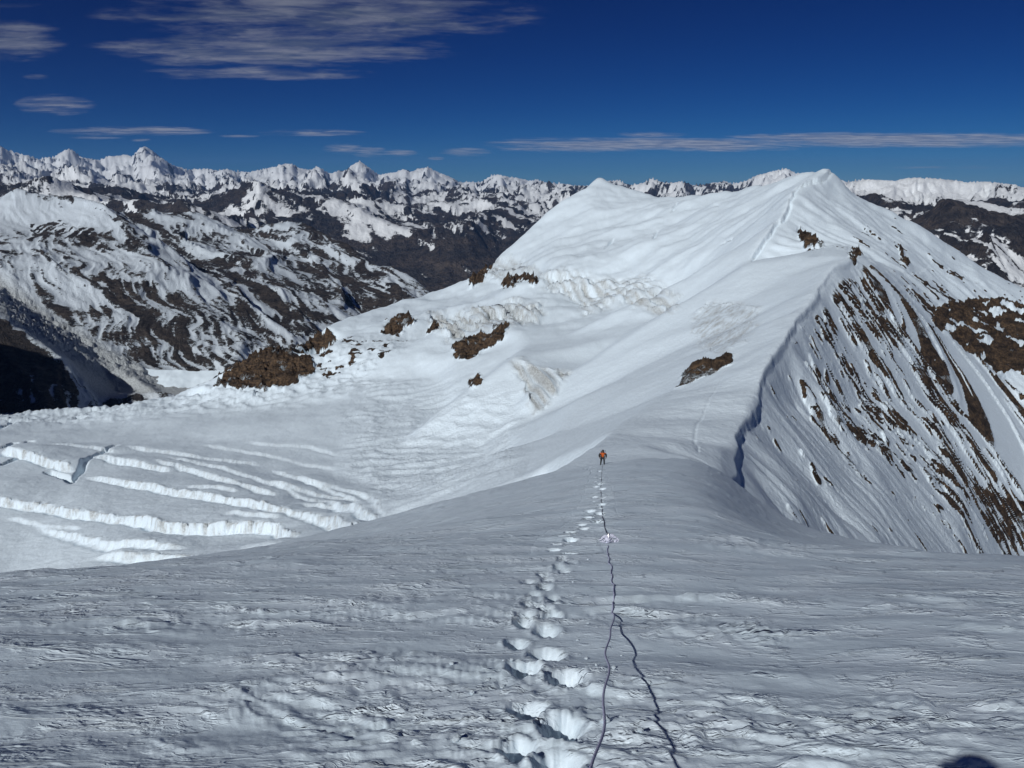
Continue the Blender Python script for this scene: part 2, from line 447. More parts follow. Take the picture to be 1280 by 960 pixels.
def near_snow_material():
    mt = bpy.data.materials.new('wind packed snow'); mt.use_nodes = True
    w = NT(mt.node_tree); w.n.clear()
    out = w.n.new('ShaderNodeOutputMaterial')
    pos = w.n.new('ShaderNodeNewGeometry').outputs['Position']
    p2 = w.vm('MULTIPLY', pos, (.8, 1.0, .6))
    n1 = w.noise(p2, 9.0, 6.0, .6); n2 = w.noise(p2, 60.0, 5.0, .65); n3 = w.noise(p2, 1.2, 4.0, .6)
    col = w.mix(w.ss(n3, .35, .65), (.61, .725, .81, 1), (.67, .775, .86, 1))
    p3 = w.vm('MULTIPLY', pos, (.42, 1.0, .5))
    n4 = w.noise(p3, 5.0, 3.0, .55, dist=.3)
    n4 = w.noise(w.vm('ADD', p3, w.node('ShaderNodeCombineXYZ', {1: w.m('MULTIPLY', w.ss(n4, .45, .62), .075)}).outputs[0]), 5.0, 5.0, .58, dist=.3)
    h = w.m('ADD', w.m('MULTIPLY', n1, .010), w.m('MULTIPLY', n2, .0015))
    h = w.m('ADD', h, w.m('MULTIPLY', w.ss(n3, .38, .6), w.m('MULTIPLY', w.ss(n4, .50, .58), .017)))
    h = w.m('ADD', h, w.m('MULTIPLY', w.ss(n4, .58, .68), .012))
    p7 = w.vm('MULTIPLY', pos, (.5, 1.0, .6)); n7 = w.noise(p7, 13.0, 3.0, .55)
    h = w.m('ADD', h, w.m('MULTIPLY', w.ss(n3, .36, .6), w.m('MULTIPLY', w.ss(n7, .52, .62), .0065)))
    n5 = w.noise(w.vm('MULTIPLY', pos, (.15, .42, .2)), 5.0, 3.0, .55, dist=.3); n6 = w.noise(pos, .22, 3.0, .5)
    n5b = w.noise(w.vm('ADD', w.vm('MULTIPLY', pos, (.15, .42, .2)), w.node('ShaderNodeCombineXYZ', {1: w.m('MULTIPLY', w.ss(n5, .45, .62), .08)}).outputs[0]), 5.0, 5.0, .6, dist=.3)
    h = w.m('ADD', h, w.m('MULTIPLY', w.ss(n6, .42, .56), w.m('MULTIPLY', w.ss(n5b, .50, .60), .045)))
    bmp = w.node('ShaderNodeBump', {'Strength': 1.0, 'Distance': 1.0, 'Height': h})
    b = w.node('ShaderNodeBsdfPrincipled', {'Base Color': col, 'Roughness': .5, 'Normal': bmp})
    b.inputs['Specular IOR Level'].default_value = .3
    w.l.new(b.outputs[0], out.inputs['Surface'])
    return mt
M_near = near_snow_material()

# ------------------------------------------------------------------ NEAR SLOPE (the snow ridge the photographer stands on)
EDGE = [(-400, 835), (0, 752), (150, 722), (320, 686), (500, 642), (560, 624), (650, 602), (700, 590), (750, 580), (790, 573), (870, 572),
        (900, 582), (920, 604), (945, 626), (975, 645), (1000, 658), (1050, 672), (1100, 681), (1190, 692), (1280, 703), (1500, 730)]
EY = [60, 66, 72, 80, 84, 86, 88, 88, 88, 95, 135, 165, 140, 118, 96, 82, 66, 55, 44, 36, 28]
_es = np.array([ang(u, v)[0] for u, v in EDGE]); _et = np.array([-ang(u, v)[1] for u, v in EDGE])
_ey = np.array(EY, float)
_sf = np.linspace(-1.3, 1.3, 1301); _k = np.exp(-.5 * (np.arange(-60, 61) / 14.0) ** 2); _k /= _k.sum()
def _smooth(v): return np.convolve(np.pad(v, 60, mode='edge'), _k, 'valid')
_yef = _smooth(np.interp(_sf, _es, _ey))
_exf = _smooth(np.interp(_sf, _es, _et) - .357 - 1.7 / np.interp(_sf, _es, _ey))
def near_base(x, y):
    yy = np.maximum(y, .5); s = np.clip(x / yy, -1.2, 1.2)
    ye = np.interp(s, _sf, _yef)
    A0 = .357
    ex = np.interp(s, _sf, _exf)
    w = sstep(4, 34, y)
    z = -1.7 - A0 * y - y * ex * w - .10 * np.abs(x) * sstep(0, 1, np.abs(x) / 30.) * (1 - w) * 1.0
    over = np.maximum(y - ye, 0)
    kk = np.where(s < .2, .42, np.where(s > .3, .75, .55)); kk = .42 + .33 * sstep(.22, .36, s)
    z = z - kk * over * over / (over + 14)
    return z

def hit(zf, u, v, Ya, Yb, n=3000):
    """first ground point met along a line of sight"""
    s, t = ang(u, v); Y = np.exp(np.linspace(math.log(Ya), math.log(Yb), n))
    d = zf(s * Y, Y) - t * Y
    k = np.nonzero(d >= 0)[0]
    if len(k) == 0: return s * Yb, Yb
    k = k[0]; return s * Y[k], Y[k]

STEPS = [(694, 958, 1.0), (648, 938, .8), (702, 912, 1.1), (660, 888, .95), (708, 850, 1.1), (656, 838, 1.0), (683, 816, 1.1),
         (646, 802, .85), (684, 788, .95), (654, 779, .8), (690, 769, .8), (656, 769, .8), (681, 761, .75), (664, 756, .8), (690, 747, .75),
         (667, 743, .75), (681, 733, .8), (660, 727, .8), (684, 723, .7), (679, 716, .8), (705, 713, .7), (697, 709, .7), (714, 704, .7),
         (703, 699, .7), (697, 692, .7), (709, 686, .7), (700, 680, .7), (713, 674, .7), (705, 668, .7), (722, 664, .7), (733, 657, .75), (738, 650, .7),
         (748, 641, .9), (741, 637, .8), (750, 632, .9), (746, 627, .8), (750, 621, .9), (745, 616, .9), (749, 610, .9), (744, 605, .9), (748, 600, .9),
         (743, 595, .9), (747, 590, .9), (742, 586, .9), (744, 583, .9)]
step_xy = []
for (u, v, k) in STEPS:
    x, y = hit(near_base, u, v, 2, 120); step_xy.append((x, y, k))
_far_st = sorted([(y, x) for x, y, k in step_xy if y > 10.5]); step_xy = [p for p in step_xy if p[1] <= 10.5]
_r = random.Random(11); _y = 10.9; _side = 1
while _y < 83:
    _x = float(np.interp(_y, [p[0] for p in _far_st], np.convolve(np.pad([p[1] for p in _far_st], 1, mode='edge'), [.3, .4, .3], 'valid')))
    step_xy.append((_x + _side * _r.uniform(.08, .17), _y, _r.uniform(.62, .95))); _side = -_side
    _y += max(.42, _y * _y / 1644 * 1.9) * _r.uniform(.8, 1.25)

def near_full(x, y, lo=0, hi=999):
    z = near_base(x, y)
    yy = np.maximum(y, .5)
    # broad drifts
    z = z + .16 * fbm(x / 9, y / 5, 3, 11) * sstep(2, 20, y)
    z = z + .05 * fbm(x / 2.2, y / .9, 2, 12)
    patch = fbm(x / 3.4, y / 1.25 + .12 * x, 3, 21); pm = sstep(-.28, .32, patch)
    big = fbm(x / 13, y / 4.5, 2, 25); pm = pm * (.35 + .65 * sstep(-.35, .25, big))
    far = sstep(8, 30, yy)
    # scaly wind crust: overlapping lobes, each with a small step towards the wind
    wx = x + .16 * perlin(x / .8, y / .6, 31) ; wy = y + .18 * perlin(x / 1.1, y / .7, 32) 
    def lobes(sx, sy, seed):
        a = perlin(wx / sx, wy / sy + .2 * wx / sx, seed); b_ = perlin(wx / sx * 1.9, wy / sy * 1.9, seed + 1)
        t = (wy / sy * .9 + 1.25 * a + .5 * b_); f = t - np.floor(t)
        return (1 - f) * sstep(0, .30, f) * (.5 + .5 * sstep(-.3, .5, b_ + a))
    sc1 = lobes(.62, .26, 33); sc2 = lobes(.28, .13, 35); sc3 = lobes(1.9, .55, 37); sc4 = lobes(5.5, 1.3, 39)
    near = 1 - sstep(3.5, 7.5, yy)
    # small lens shaped lumps of wind crust
    def lens(sx, sy, seed, t0=.05):
        a = perlin(wx / sx + .5 * wy / sy, wy / sy, seed); a = perlin(wx / sx + .5 * wy / sy, wy / sy + .42 * np.maximum(a, 0), seed); return sstep(t0, .46, a)
    mid = sstep(5, 10, yy) * (1 - .5 * sstep(40, 80, yy))
    z = z + pm * (.034 * sc1 * sstep(10, 6, yy) + .012 * sc2 * near)
    z = z + (.15 + .85 * pm) * (.024 * lens(.36, .15, 46) * sstep(9, 5.5, yy) + .010 * lens(.14, .07, 47) * near + .045 * lens(1.0, .30, 48, .12) * sstep(5, 7, yy) * sstep(12, 8, yy))
    z = z + (.2 + .8 * pm) * (.050 * sc4 * sstep(8, 14, yy) * sstep(28, 18, yy) + .075 * lens(2.6, .70, 49, .12) * sstep(7, 11, yy) * sstep(20, 13, yy))
    z = z + (.25 + .75 * pm) * (.030 * sc3 * sstep(3, 7, yy) * sstep(17, 11, yy) + .12 * lens(7.0, 2.0, 19, .1) * sstep(14, 26, yy) * sstep(60, 40, yy) + .25 * lens(12.0, 5.0, 20, .1) * sstep(28, 50, yy))
    z = z + .010 * near * ridged(wx / .5, wy / .4, 3, 44, .6) + .004 * near * fbm(x / .16, y / .13, 3, 45, .6) * (.3 + pm)
    # drift crest low on the left flank
    z = z + 1.1 * sstep(6, 0, np.abs(x + 47 - .25 * (y - 60))) * sstep(48, 55, y) * sstep(75, 62, y)
    return z + step_dz(x, y, lo, hi)

def step_dz(x, y, lo=0, hi=999):
    z = np.zeros(x.shape)
    for (sx, sy, k) in step_xy:
        if not lo <= sy < hi: continue
        R = 1.2; m = (np.abs(x - sx) < R) & (np.abs(y - sy) < R)
        if not m.any(): continue
        dx = (x[m] - sx); dy = (y[m] - sy)
        j = .05 * perlin(x[m] / .09, y[m] / .09, 51) + .07 * perlin(x[m] / .25, y[m] / .22, 52)
        grow = k * (1 + .55 * sstep(10, 45, sy))
        r = np.sqrt((dx / (.118 * grow)) ** 2 + (np.maximum(dy, 0) / (.11 * grow)) ** 2 + (np.minimum(dy, 0) / (.19 * grow)) ** 2) + j * 1.7
        dep = .125 * k * (1 + 1.8 * sstep(8, 30, sy))
        dz = -dep * sstep(1.22, .40, r) + .010 * np.exp(-((r - 1.35) / .25) ** 2) * (1 + 1.2 * perlin(x[m] / .07, y[m] / .07, 53))
        dz = dz + sstep(1.9, .9, r) * .020 * k * fbm(x[m] / .075, y[m] / .06, 3, 54, .6)
        z[m] = z[m] + dz
    # disturbed snow along the trench near the viewer
    return z

X, Y = grid_xy(near_base, -.93, .93, 1060, 1.3, 230, 450, hid=.1, flat=.0009)
Z = near_full(X, Y, 0, 10.8)
# the trodden line beyond 11 m is laid as its own finely divided strip
_sy = np.array([p[1] for p in step_xy]); _sx = np.array([p[0] for p in step_xy]); _od = np.argsort(_sy)
def track_x(y):
    return np.interp(y, np.linspace(0, 90, 91), np.convolve(np.pad(np.interp(np.linspace(0, 90, 91), _sy[_od], _sx[_od]), 1, mode='edge'), [.25, .5, .25], 'valid'))
TH = .62
Z0 = Z.copy(); Z = Z - .30 * sstep(TH * .9, TH * .55, np.abs(X - track_x(Y))) * sstep(10.8, 12.2, Y) * (Y < 83.5)
yt = np.exp(np.linspace(math.log(10.8), math.log(84.2), 900)); wt_ = np.linspace(-1, 1, 27)
YT = np.repeat(yt[:, None], 27, 1); XT = track_x(YT) + wt_[None, :] * TH
_sc = X[0] / Y[0]; _cf = np.clip((XT / YT - _sc[0]) / (_sc[1] - _sc[0]), 0, len(_sc) - 1.001); _ci = _cf.astype(int)
ZT = np.zeros_like(YT)
for c_ in range(_ci.min(), _ci.max() + 2):
    zc = np.interp(YT, Y[:, c_], Z0[:, c_])
    ZT += zc * np.where(_ci == c_, 1 - (_cf - _ci), 0) + zc * np.where(_ci + 1 == c_, _cf - _ci, 0)
ZT = ZT + step_dz(XT, YT, 10.8) + .006 * perlin(XT / .12, YT / .09, 18) - .03 * sstep(.9, 1, np.abs(wt_))[None, :] + .003
_o1 = np.ones_like(ZT)
o, _ = sheet('trodden_track', XT, YT, ZT, M_near, [_o1 * 0, _o1 * 0, _o1 * 0, _o1])
setp(o, 'line of boot steps leading down to the climber', kind='structure')
zero = np.zeros_like(Z)
o, _ = sheet('snow_slope', X, Y, Z, M_near, [zero, zero, zero, zero + 1])
setp(o, 'grey wind scoured snow slope with boot steps running down to the climber', kind='structure')
# the same slope beside and behind the photographer
gx = np.concatenate([-np.geomspace(420, 1, 60), [0], np.geomspace(1, 420, 60)]); gy = np.concatenate([-np.geomspace(500, 1, 40), np.linspace(-.8, 1.4, 6), np.geomspace(1.8, 230, 70)])
Xg, Yg = np.meshgrid(gx, gy); Zg = near_base(Xg, Yg) - .06
nr, nc = Xg.shape; idx = np.arange(nr * nc).reshape(nr, nc)
q = np.stack([idx[:-1, :-1], idx[:-1, 1:], idx[1:, 1:], idx[1:, :-1]], -1).reshape(-1, 4)
cy = Yg.ravel()[q]; cx = Xg.ravel()[q]
inside = ((cy > 1.8) & (np.abs(cx) < .90 * cy)).all(1)
o = mesh_from('snow_ridge_top', np.stack([Xg.ravel(), Yg.ravel(), Zg.ravel()], 1), q[~inside], M_near)
setp(o, 'snow ridge top around and behind the photographer', kind='structure')

# ------------------------------------------------------------------ MIDDLE GROUND: crevassed basin, snow mountain, fluted rocky face
def PL(*p): return [P(*a) for a in p]
R1 = PL((880, 577, 150), (903, 590, 185), (918, 560, 235), (930, 522, 290), (950, 482, 345), (968, 440, 400), (985, 415, 440), (1008, 385, 520), (1026, 356, 590),
        (1044, 330, 660), (1070, 315, 720))
R2 = PL((935, 326, 900), (950, 300, 950), (975, 272, 1030), (985, 252, 1090), (1008, 224, 1190), (1036, 207, 1290))
lines = [R1, R2,
    PL((1036, 207, 1290), (1047, 213, 1292), (1059, 226, 1300), (1077, 243, 1300), (1096, 252, 1300), (1121, 265, 1290), (1152, 282, 1280), (1181, 301, 1265), (1212, 323, 1250), (1256, 348, 1210), (1280, 360, 1200), (1440, 470, 1100)),   # right shoulder
    PL((753, 213, 2100), (762, 224, 2090), (775, 230, 2060), (820, 243, 1950), (875, 243, 1780), (917, 238, 1650), (943, 231, 1550), (977, 224, 1440), (1000, 217, 1370), (1020, 212, 1320), (1036, 207, 1290)),
    PL((753, 213, 2100), (739, 225, 2075), (712, 240, 2020), (684, 259, 1960), (660, 284, 1900), (636, 304, 1850), (624, 309, 1830), (619, 320, 1810), (614, 330, 1800)),
    PL((614, 330, 1800), (600, 342, 1780), (575, 355, 1760), (548, 366, 1740), (520, 371, 1650), (480, 380, 1550), (430, 396, 1400), (395, 408, 1300)),
    PL((395, 408, 1300), (345, 428, 1200), (320, 434, 1150), (300, 452, 1120), (270, 482, 1080)),
    PL((270, 482, 1080), (200, 500, 1080), (150, 505, 1090), (80, 513, 1110), (0, 517, 1130), (-200, 520, 1150)),
    PL((650, 598, 140), (690, 588, 155), (735, 560, 205), (760, 543, 250), (785, 525, 300), (815, 505, 355), (846, 484, 420)),   # foot of the smooth apron
    PL((930, 331, 800), (960, 327, 790), (1000, 321, 770), (1040, 316, 745), (1070, 315, 720)),       # top edge of the slab behind the near ridge
    PL((640, 445, 800), (665, 455, 770), (690, 460, 750), (715, 463, 735)), PL((655, 500, 690), (640, 515, 700), (680, 520, 660)),   # ice wall
    PL((640, 403, 1080), (600, 412, 1085), (568, 432, 1080)), PL((640, 412, 1030), (610, 440, 1010), (575, 450, 1000)),                 # dark outcrop
    PL((700, 335, 1360), (750, 345, 1300), (800, 340, 1260), (850, 365, 1120)), PL((700, 368, 1290), (750, 378, 1220), (800, 372, 1170), (835, 392, 1060)),
    PL((540, 395, 1330), (600, 385, 1260), (650, 378, 1220), (680, 385, 1180)), PL((545, 412, 1240), (600, 402, 1180), (640, 398, 1150), (670, 402, 1110)),
    PL((330, 470, 1075), (400, 482, 1040), (450, 478, 1030), (540, 470, 1000)),     # foot of the rocks at the basin rim
]
pts = PL((0, 600, 620), (100, 600, 620), (0, 720, 440), (100, 560, 750), (200, 540, 850), (300, 560, 740), (400, 520, 850), (500, 560, 690), (500, 620, 520),
    (400, 660, 450), (300, 690, 410), (150, 700, 430), (450, 500, 930), (560, 510, 850), (600, 560, 640), (620, 590, 520), (-150, 600, 620), (-150, 740, 420), (300, 510, 980), (100, 530, 950), (-200, 545, 850),
    (640, 540, 640), (700, 540, 480), (740, 535, 400), (690, 575, 300), (720, 500, 560), (760, 480, 600), (800, 470, 560), (740, 450, 800), (780, 420, 860), (700, 420, 980), (660, 430, 950), (820, 400, 900),
    (870, 430, 640), (900, 400, 660), (860, 380, 900), (940, 370, 700), (980, 345, 720), (900, 350, 850), (860, 345, 1000),
    (850, 490, 400), (900, 480, 370), (940, 440, 420), (880, 530, 270), (840, 550, 200), (800, 555, 190), (900, 560, 215), (860, 570, 150), (960, 400, 500),
    (800, 300, 1500), (700, 300, 1680), (850, 320, 1230), (900, 300, 1180), (950, 260, 1250), (900, 265, 1400), (800, 260, 1800), (740, 260, 1850), (680, 320, 1500), (650, 330, 1650), (760, 320, 1400),
    (620, 365, 1500), (580, 375, 1500), (660, 350, 1480), (520, 400, 1280), (480, 420, 1200), (560, 450, 1020), (500, 440, 1100), (430, 420, 1240), (400, 440, 1140), (360, 450, 1110),
    # right face
    (940, 620, 180), (975, 640, 200), (1000, 655, 222), (1050, 668, 262), (1100, 675, 305), (1150, 685, 360), (1200, 690, 430), (1280, 700, 560), (1400, 720, 620),
    (1000, 600, 262), (1050, 600, 335), (1100, 600, 400), (1200, 600, 530), (1280, 600, 640), (1000, 500, 400), (1050, 500, 470), (1100, 500, 540), (1150, 500, 600), (1200, 500, 680), (1280, 520, 770),
    (1030, 430, 500), (1080, 400, 610), (1130, 420, 680), (1180, 420, 800), (1240, 440, 880), (1280, 440, 930), (1100, 350, 730), (1130, 370, 760),
    (1400, 520, 800), (1450, 640, 700), (1090, 330, 800), (1050, 305, 900), (1010, 310, 920), (980, 318, 900), (1000, 290, 1000), (1040, 270, 1080), (1020, 250, 1130), (1080, 290, 1100), (1130, 320, 1080), (1180, 360, 1060), (1240, 400, 1060), (1280, 390, 1120),
    (1140, 350, 950), (960, 324, 915))
def W(x, y, z): return (x, y, z)
hidden = []
for s in np.linspace(-.9, .9, 13):
    for Y0_, z0 in ((2700, -420), (3600, -900)):
        hidden.append(W(s * Y0_, Y0_, z0 - (120 if s < -.05 else 0)))
for u in (-300, -150, 0, 100, 200, 300, 400):
    s, t = ang(u, 500); hidden += [W(s * 1250, 1250, -420), W(s * 1500, 1500, -620), W(s * 2000, 2000, -820)]
for u in (500, 560): s, t = ang(u, 400); hidden += [W(s * 2000, 2000, -620)]
for s in np.linspace(-.9, .9, 19):
    for Yn, dz in ((58, 9), (90, 10)):
        if Yn == 90 and .2 < s < .32: dz = 5
        x_ = np.array([s * Yn]); y_ = np.array([float(Yn)])
        zb = float(near_base(x_, y_)[0]); hidden.append(W(s * Yn, Yn, zb - dz))
for s in np.linspace(-.9, -.05, 9): hidden.append(W(s * 250, 250, -165 + 40 * s * 0 - 12)); hidden.append(W(s * 160, 160, -103))
for s, Yh in ((.45, 110), (.55, 130), (.65, 160), (.8, 180), (.9, 200), (.5, 200), (.65, 260), (.85, 330)): hidden.append(W(s * Yh, Yh, -.357 * Yh * 1.0 - (s - .28) * Yh * 1.0 - 6))
base_mid = Base(lines, pts + hidden, -.9, .9, 55, 3600, 800, 800, 2.2)

r1 = [(p[0], p[1]) for p in R1[1:]]; r2 = [(p[0], p[1]) for p in R2]
def crest_terms(x, y):
    out = np.zeros(x.shape)
    jag = 3.0 * perlin(x / 60, y / 60, 60) + 1.1 * perlin(x / 17, y / 17, 61) + .8 * perlin(x / 5, y / 5, 62) * sstep(-.2, .4, perlin(x / 40, y / 40, 23))
    d, sd, al = seg_dist(x, y, r1); d = d * sd + jag
    onl = sstep(-1, 12, al) * (1 - .55 * sstep(330, 480, al))
    near = sstep(60, 34, d)
    out -= onl * (3.9 + 1.4 * perlin(al / 30, al * 0, 63)) * sstep(0, 1.8, d) * near
    # snow flutes down the face
    fl = np.abs(perlin(al / 17 + .02 * d + .5 * perlin(al / 24, d / 25, 58), d / 90, 64)) + .35 * np.abs(perlin(al / 7 + .4 * perlin(al / 12, d / 14, 59), d / 40, 65)) + .4 * fbm(al / 25, d / 60, 3, 57)
    out += sstep(1, 14, d) * sstep(260, 120, d) * onl * 2.0 * (fl - .3)
    d2, sd2, al2 = seg_dist(x, y, r2); j2 = 9.0 * perlin(x / 120, y / 120, 66) + 2.0 * perlin(x / 33, y / 33, 67) + .8 * perlin(x / 10, y / 10, 56)
    d2 = d2 * sd2 + j2
    on2 = sstep(0, 30, al2) * sstep(2, 10, al2)
    out -= on2 * 4.5 * sstep(0, 2.0, d2) * sstep(110, 40, d2) + on2 * 3.0 * np.exp(-((d2 - 2.2) / 1.3) ** 2)
    fl = np.abs(perlin(al2 / 22 + .015 * d2 + .5 * perlin(al2 / 30, d2 / 60, 55), d2 / 200, 68)) + .35 * np.abs(perlin(al2 / 10, d2 / 90, 69))
    out += sstep(2, 25, d2) * sstep(420, 200, d2) * on2 * 4.2 * (fl - .3)
    return out, d * onl, al, d2, al2, on2

CREV = [  # photo polylines of the lit far walls, height in metres, reach behind
    ([(-80, 612), (0, 622), (60, 632), (110, 641), (160, 650), (200, 658), (240, 660), (300, 655), (345, 657), (385, 664)], 6.8, 75),
    ([(98, 586), (150, 596), (200, 607), (250, 617), (300, 627), (350, 639), (400, 650), (432, 660)], 5.2, 50),
    ([(0, 556), (30, 566), (60, 574), (95, 582)], 8.0, 60),
    ([(110, 568), (160, 572), (215, 582)], 4.2, 45),
    ([(46, 653), (80, 664), (140, 678), (190, 684), (240, 684)], 3.6, 40),
    ([(115, 691), (180, 694), (250, 694), (300, 690), (345, 682)], 4.2, 45),
    ([(190, 569), (230, 580), (270, 592), (310, 606), (350, 618)], 3.2, 40),
    ([(325, 600), (370, 606), (420, 615), (440, 622)], 2.6, 40),
    ([(150, 550), (215, 560), (270, 568), (330, 575)], 2.2, 35),
    ([(60, 546), (110, 552), (150, 558)], 2.2, 30),
    ([(370, 628), (420, 636), (450, 645), (470, 648)], 3.5, 40),
    ([(400, 655), (435, 657), (460, 657)], 3.5, 30), ([(200, 563), (260, 576), (330, 597), (400, 622), (440, 640)], 2.0, 30), ([(330, 577), (400, 600), (450, 625), (485, 641)], 2.0, 30),
    ([(232, 604), (262, 608), (300, 613)], 2.2, 25), ([(280, 640), (310, 643), (350, 648)], 2.2, 25), ([(240, 548), (300, 556), (360, 567), (420, 583)], 1.4, 25), ([(0, 640), (40, 648), (100, 660)], 1.5, 25),
    ([(300, 545), (380, 552), (450, 566)], 1.2, 25), ([(360, 590), (420, 604), (470, 622)], 1.6, 25),
]
crev_xy = []
for pl, h, back in CREV:
    crev_xy.append(([hit(base_mid, u, v + 8, 380, 1400) for u, v in pl], h, back))
TRENCH = [([(88, 604), (100, 590), (115, 573), (133, 563), (150, 556)], 5.0, 4.0), ([(0, 582), (12, 577), (28, 570)], 8, 3.0), ([(58, 588), (78, 594), (92, 604)], 7, 4),
          ([(0, 560), (20, 553), (45, 551)], 7, 3.0), ([(0, 536), (18, 529)], 7, 2.5)]
trench_xy = [([hit(base_mid, u, v, 380, 1400) for u, v in pl], dd, ww) for pl, dd, ww in TRENCH]

ROCKS = [  # polygons in the photograph: rock outcrops that stick out of the snow
    ([(270, 488), (275, 470), (300, 452), (310, 436), (340, 430), (365, 433), (385, 448), (398, 462), (385, 475), (350, 488)], 'big brown rock buttress at the left rim of the snow basin'),
    ([(368, 430), (385, 417), (410, 416), (425, 424), (412, 436), (395, 442), (375, 436)], 'brown rock knob just above the big buttress at the basin rim'),
    ([(478, 407), (495, 398), (515, 397), (518, 406), (505, 414), (488, 418), (478, 415)], 'small dark rock patch among the broken ice left of the middle outcrop'),
    ([(532, 412), (542, 409), (552, 411), (544, 417), (532, 419)], 'tiny dark oval rock just left of the large dark outcrop'),
    ([(567, 446), (570, 432), (585, 421), (605, 418), (620, 408), (638, 404), (640, 410), (628, 425), (610, 437), (592, 446), (577, 450)], 'large dark rock outcrop in the middle of the ice slope'),
    ([(583, 485), (590, 475), (602, 469), (600, 478), (588, 487)], 'small dark rock sliver below the large dark outcrop'),
    ([(626, 356), (634, 348), (648, 346), (660, 344), (670, 350), (667, 358), (655, 352), (640, 358), (630, 359)], 'low brown rock band under the left snow dome'),
    ([(581, 362), (590, 350), (600, 338), (615, 326), (613, 338), (604, 348), (592, 358)], 'dark rock rib on the left skyline edge of the snow mountain'),
    ([(844, 488), (850, 474), (862, 461), (880, 448), (900, 443), (916, 441), (914, 449), (895, 460), (872, 474), (855, 484)], 'brown rock slab poking out of the smooth snow in the centre'),
    ([(996, 284), (1004, 279), (1012, 286), (1020, 296), (1030, 306), (1012, 312), (1003, 305), (1001, 294)], 'brown rock patch under the upper cornice'),
    ([(1166, 395), (1172, 384), (1195, 378), (1230, 372), (1290, 378), (1300, 470), (1250, 470), (1235, 450), (1205, 440), (1190, 420), (1168, 410)], 'wide brown rock band low on the right flank of the summit'),
    ([(1058, 316), (1075, 312), (1078, 320), (1066, 326)], 'small dark rock on the crest of the near ridge'),
    ([(1124, 312), (1130, 316), (1140, 330), (1134, 334), (1128, 326)], 'small brown rock spot in the snow below the summit shoulder'),
]
ICE = [
    ([(636, 452), (650, 450), (670, 458), (715, 464), (700, 480), (690, 500), (668, 520), (660, 500), (655, 480)], 1.0, 'curved grey ice cliff with vertical streaks above the basin'),
    ([(675, 345), (700, 335), (750, 345), (800, 342), (850, 370), (840, 395), (800, 385), (770, 378), (730, 395), (722, 375), (680, 365)], .55, 'broken serac cliff band under the middle snowfield'),
    ([(530, 395), (580, 390), (640, 375), (680, 382), (675, 402), (630, 405), (590, 415), (560, 425), (540, 412)], .8, 'jumbled grey ice cliff above the large dark outcrop'),
    ([(868, 400), (890, 378), (920, 380), (950, 385), (945, 405), (930, 425), (900, 440), (872, 432), (866, 415)], .55, 'streaked avalanche scar of broken snow above the central rock slab'),
    ([(610, 325), (640, 322), (670, 335), (680, 345), (650, 344), (625, 350), (605, 352)], .6, 'small grey ice step over the low brown rock band'),
]
HUM = [(420, 520), (470, 490), (560, 478), (640, 490), (660, 540), (640, 590), (560, 620), (480, 630), (430, 590), (440, 550)]

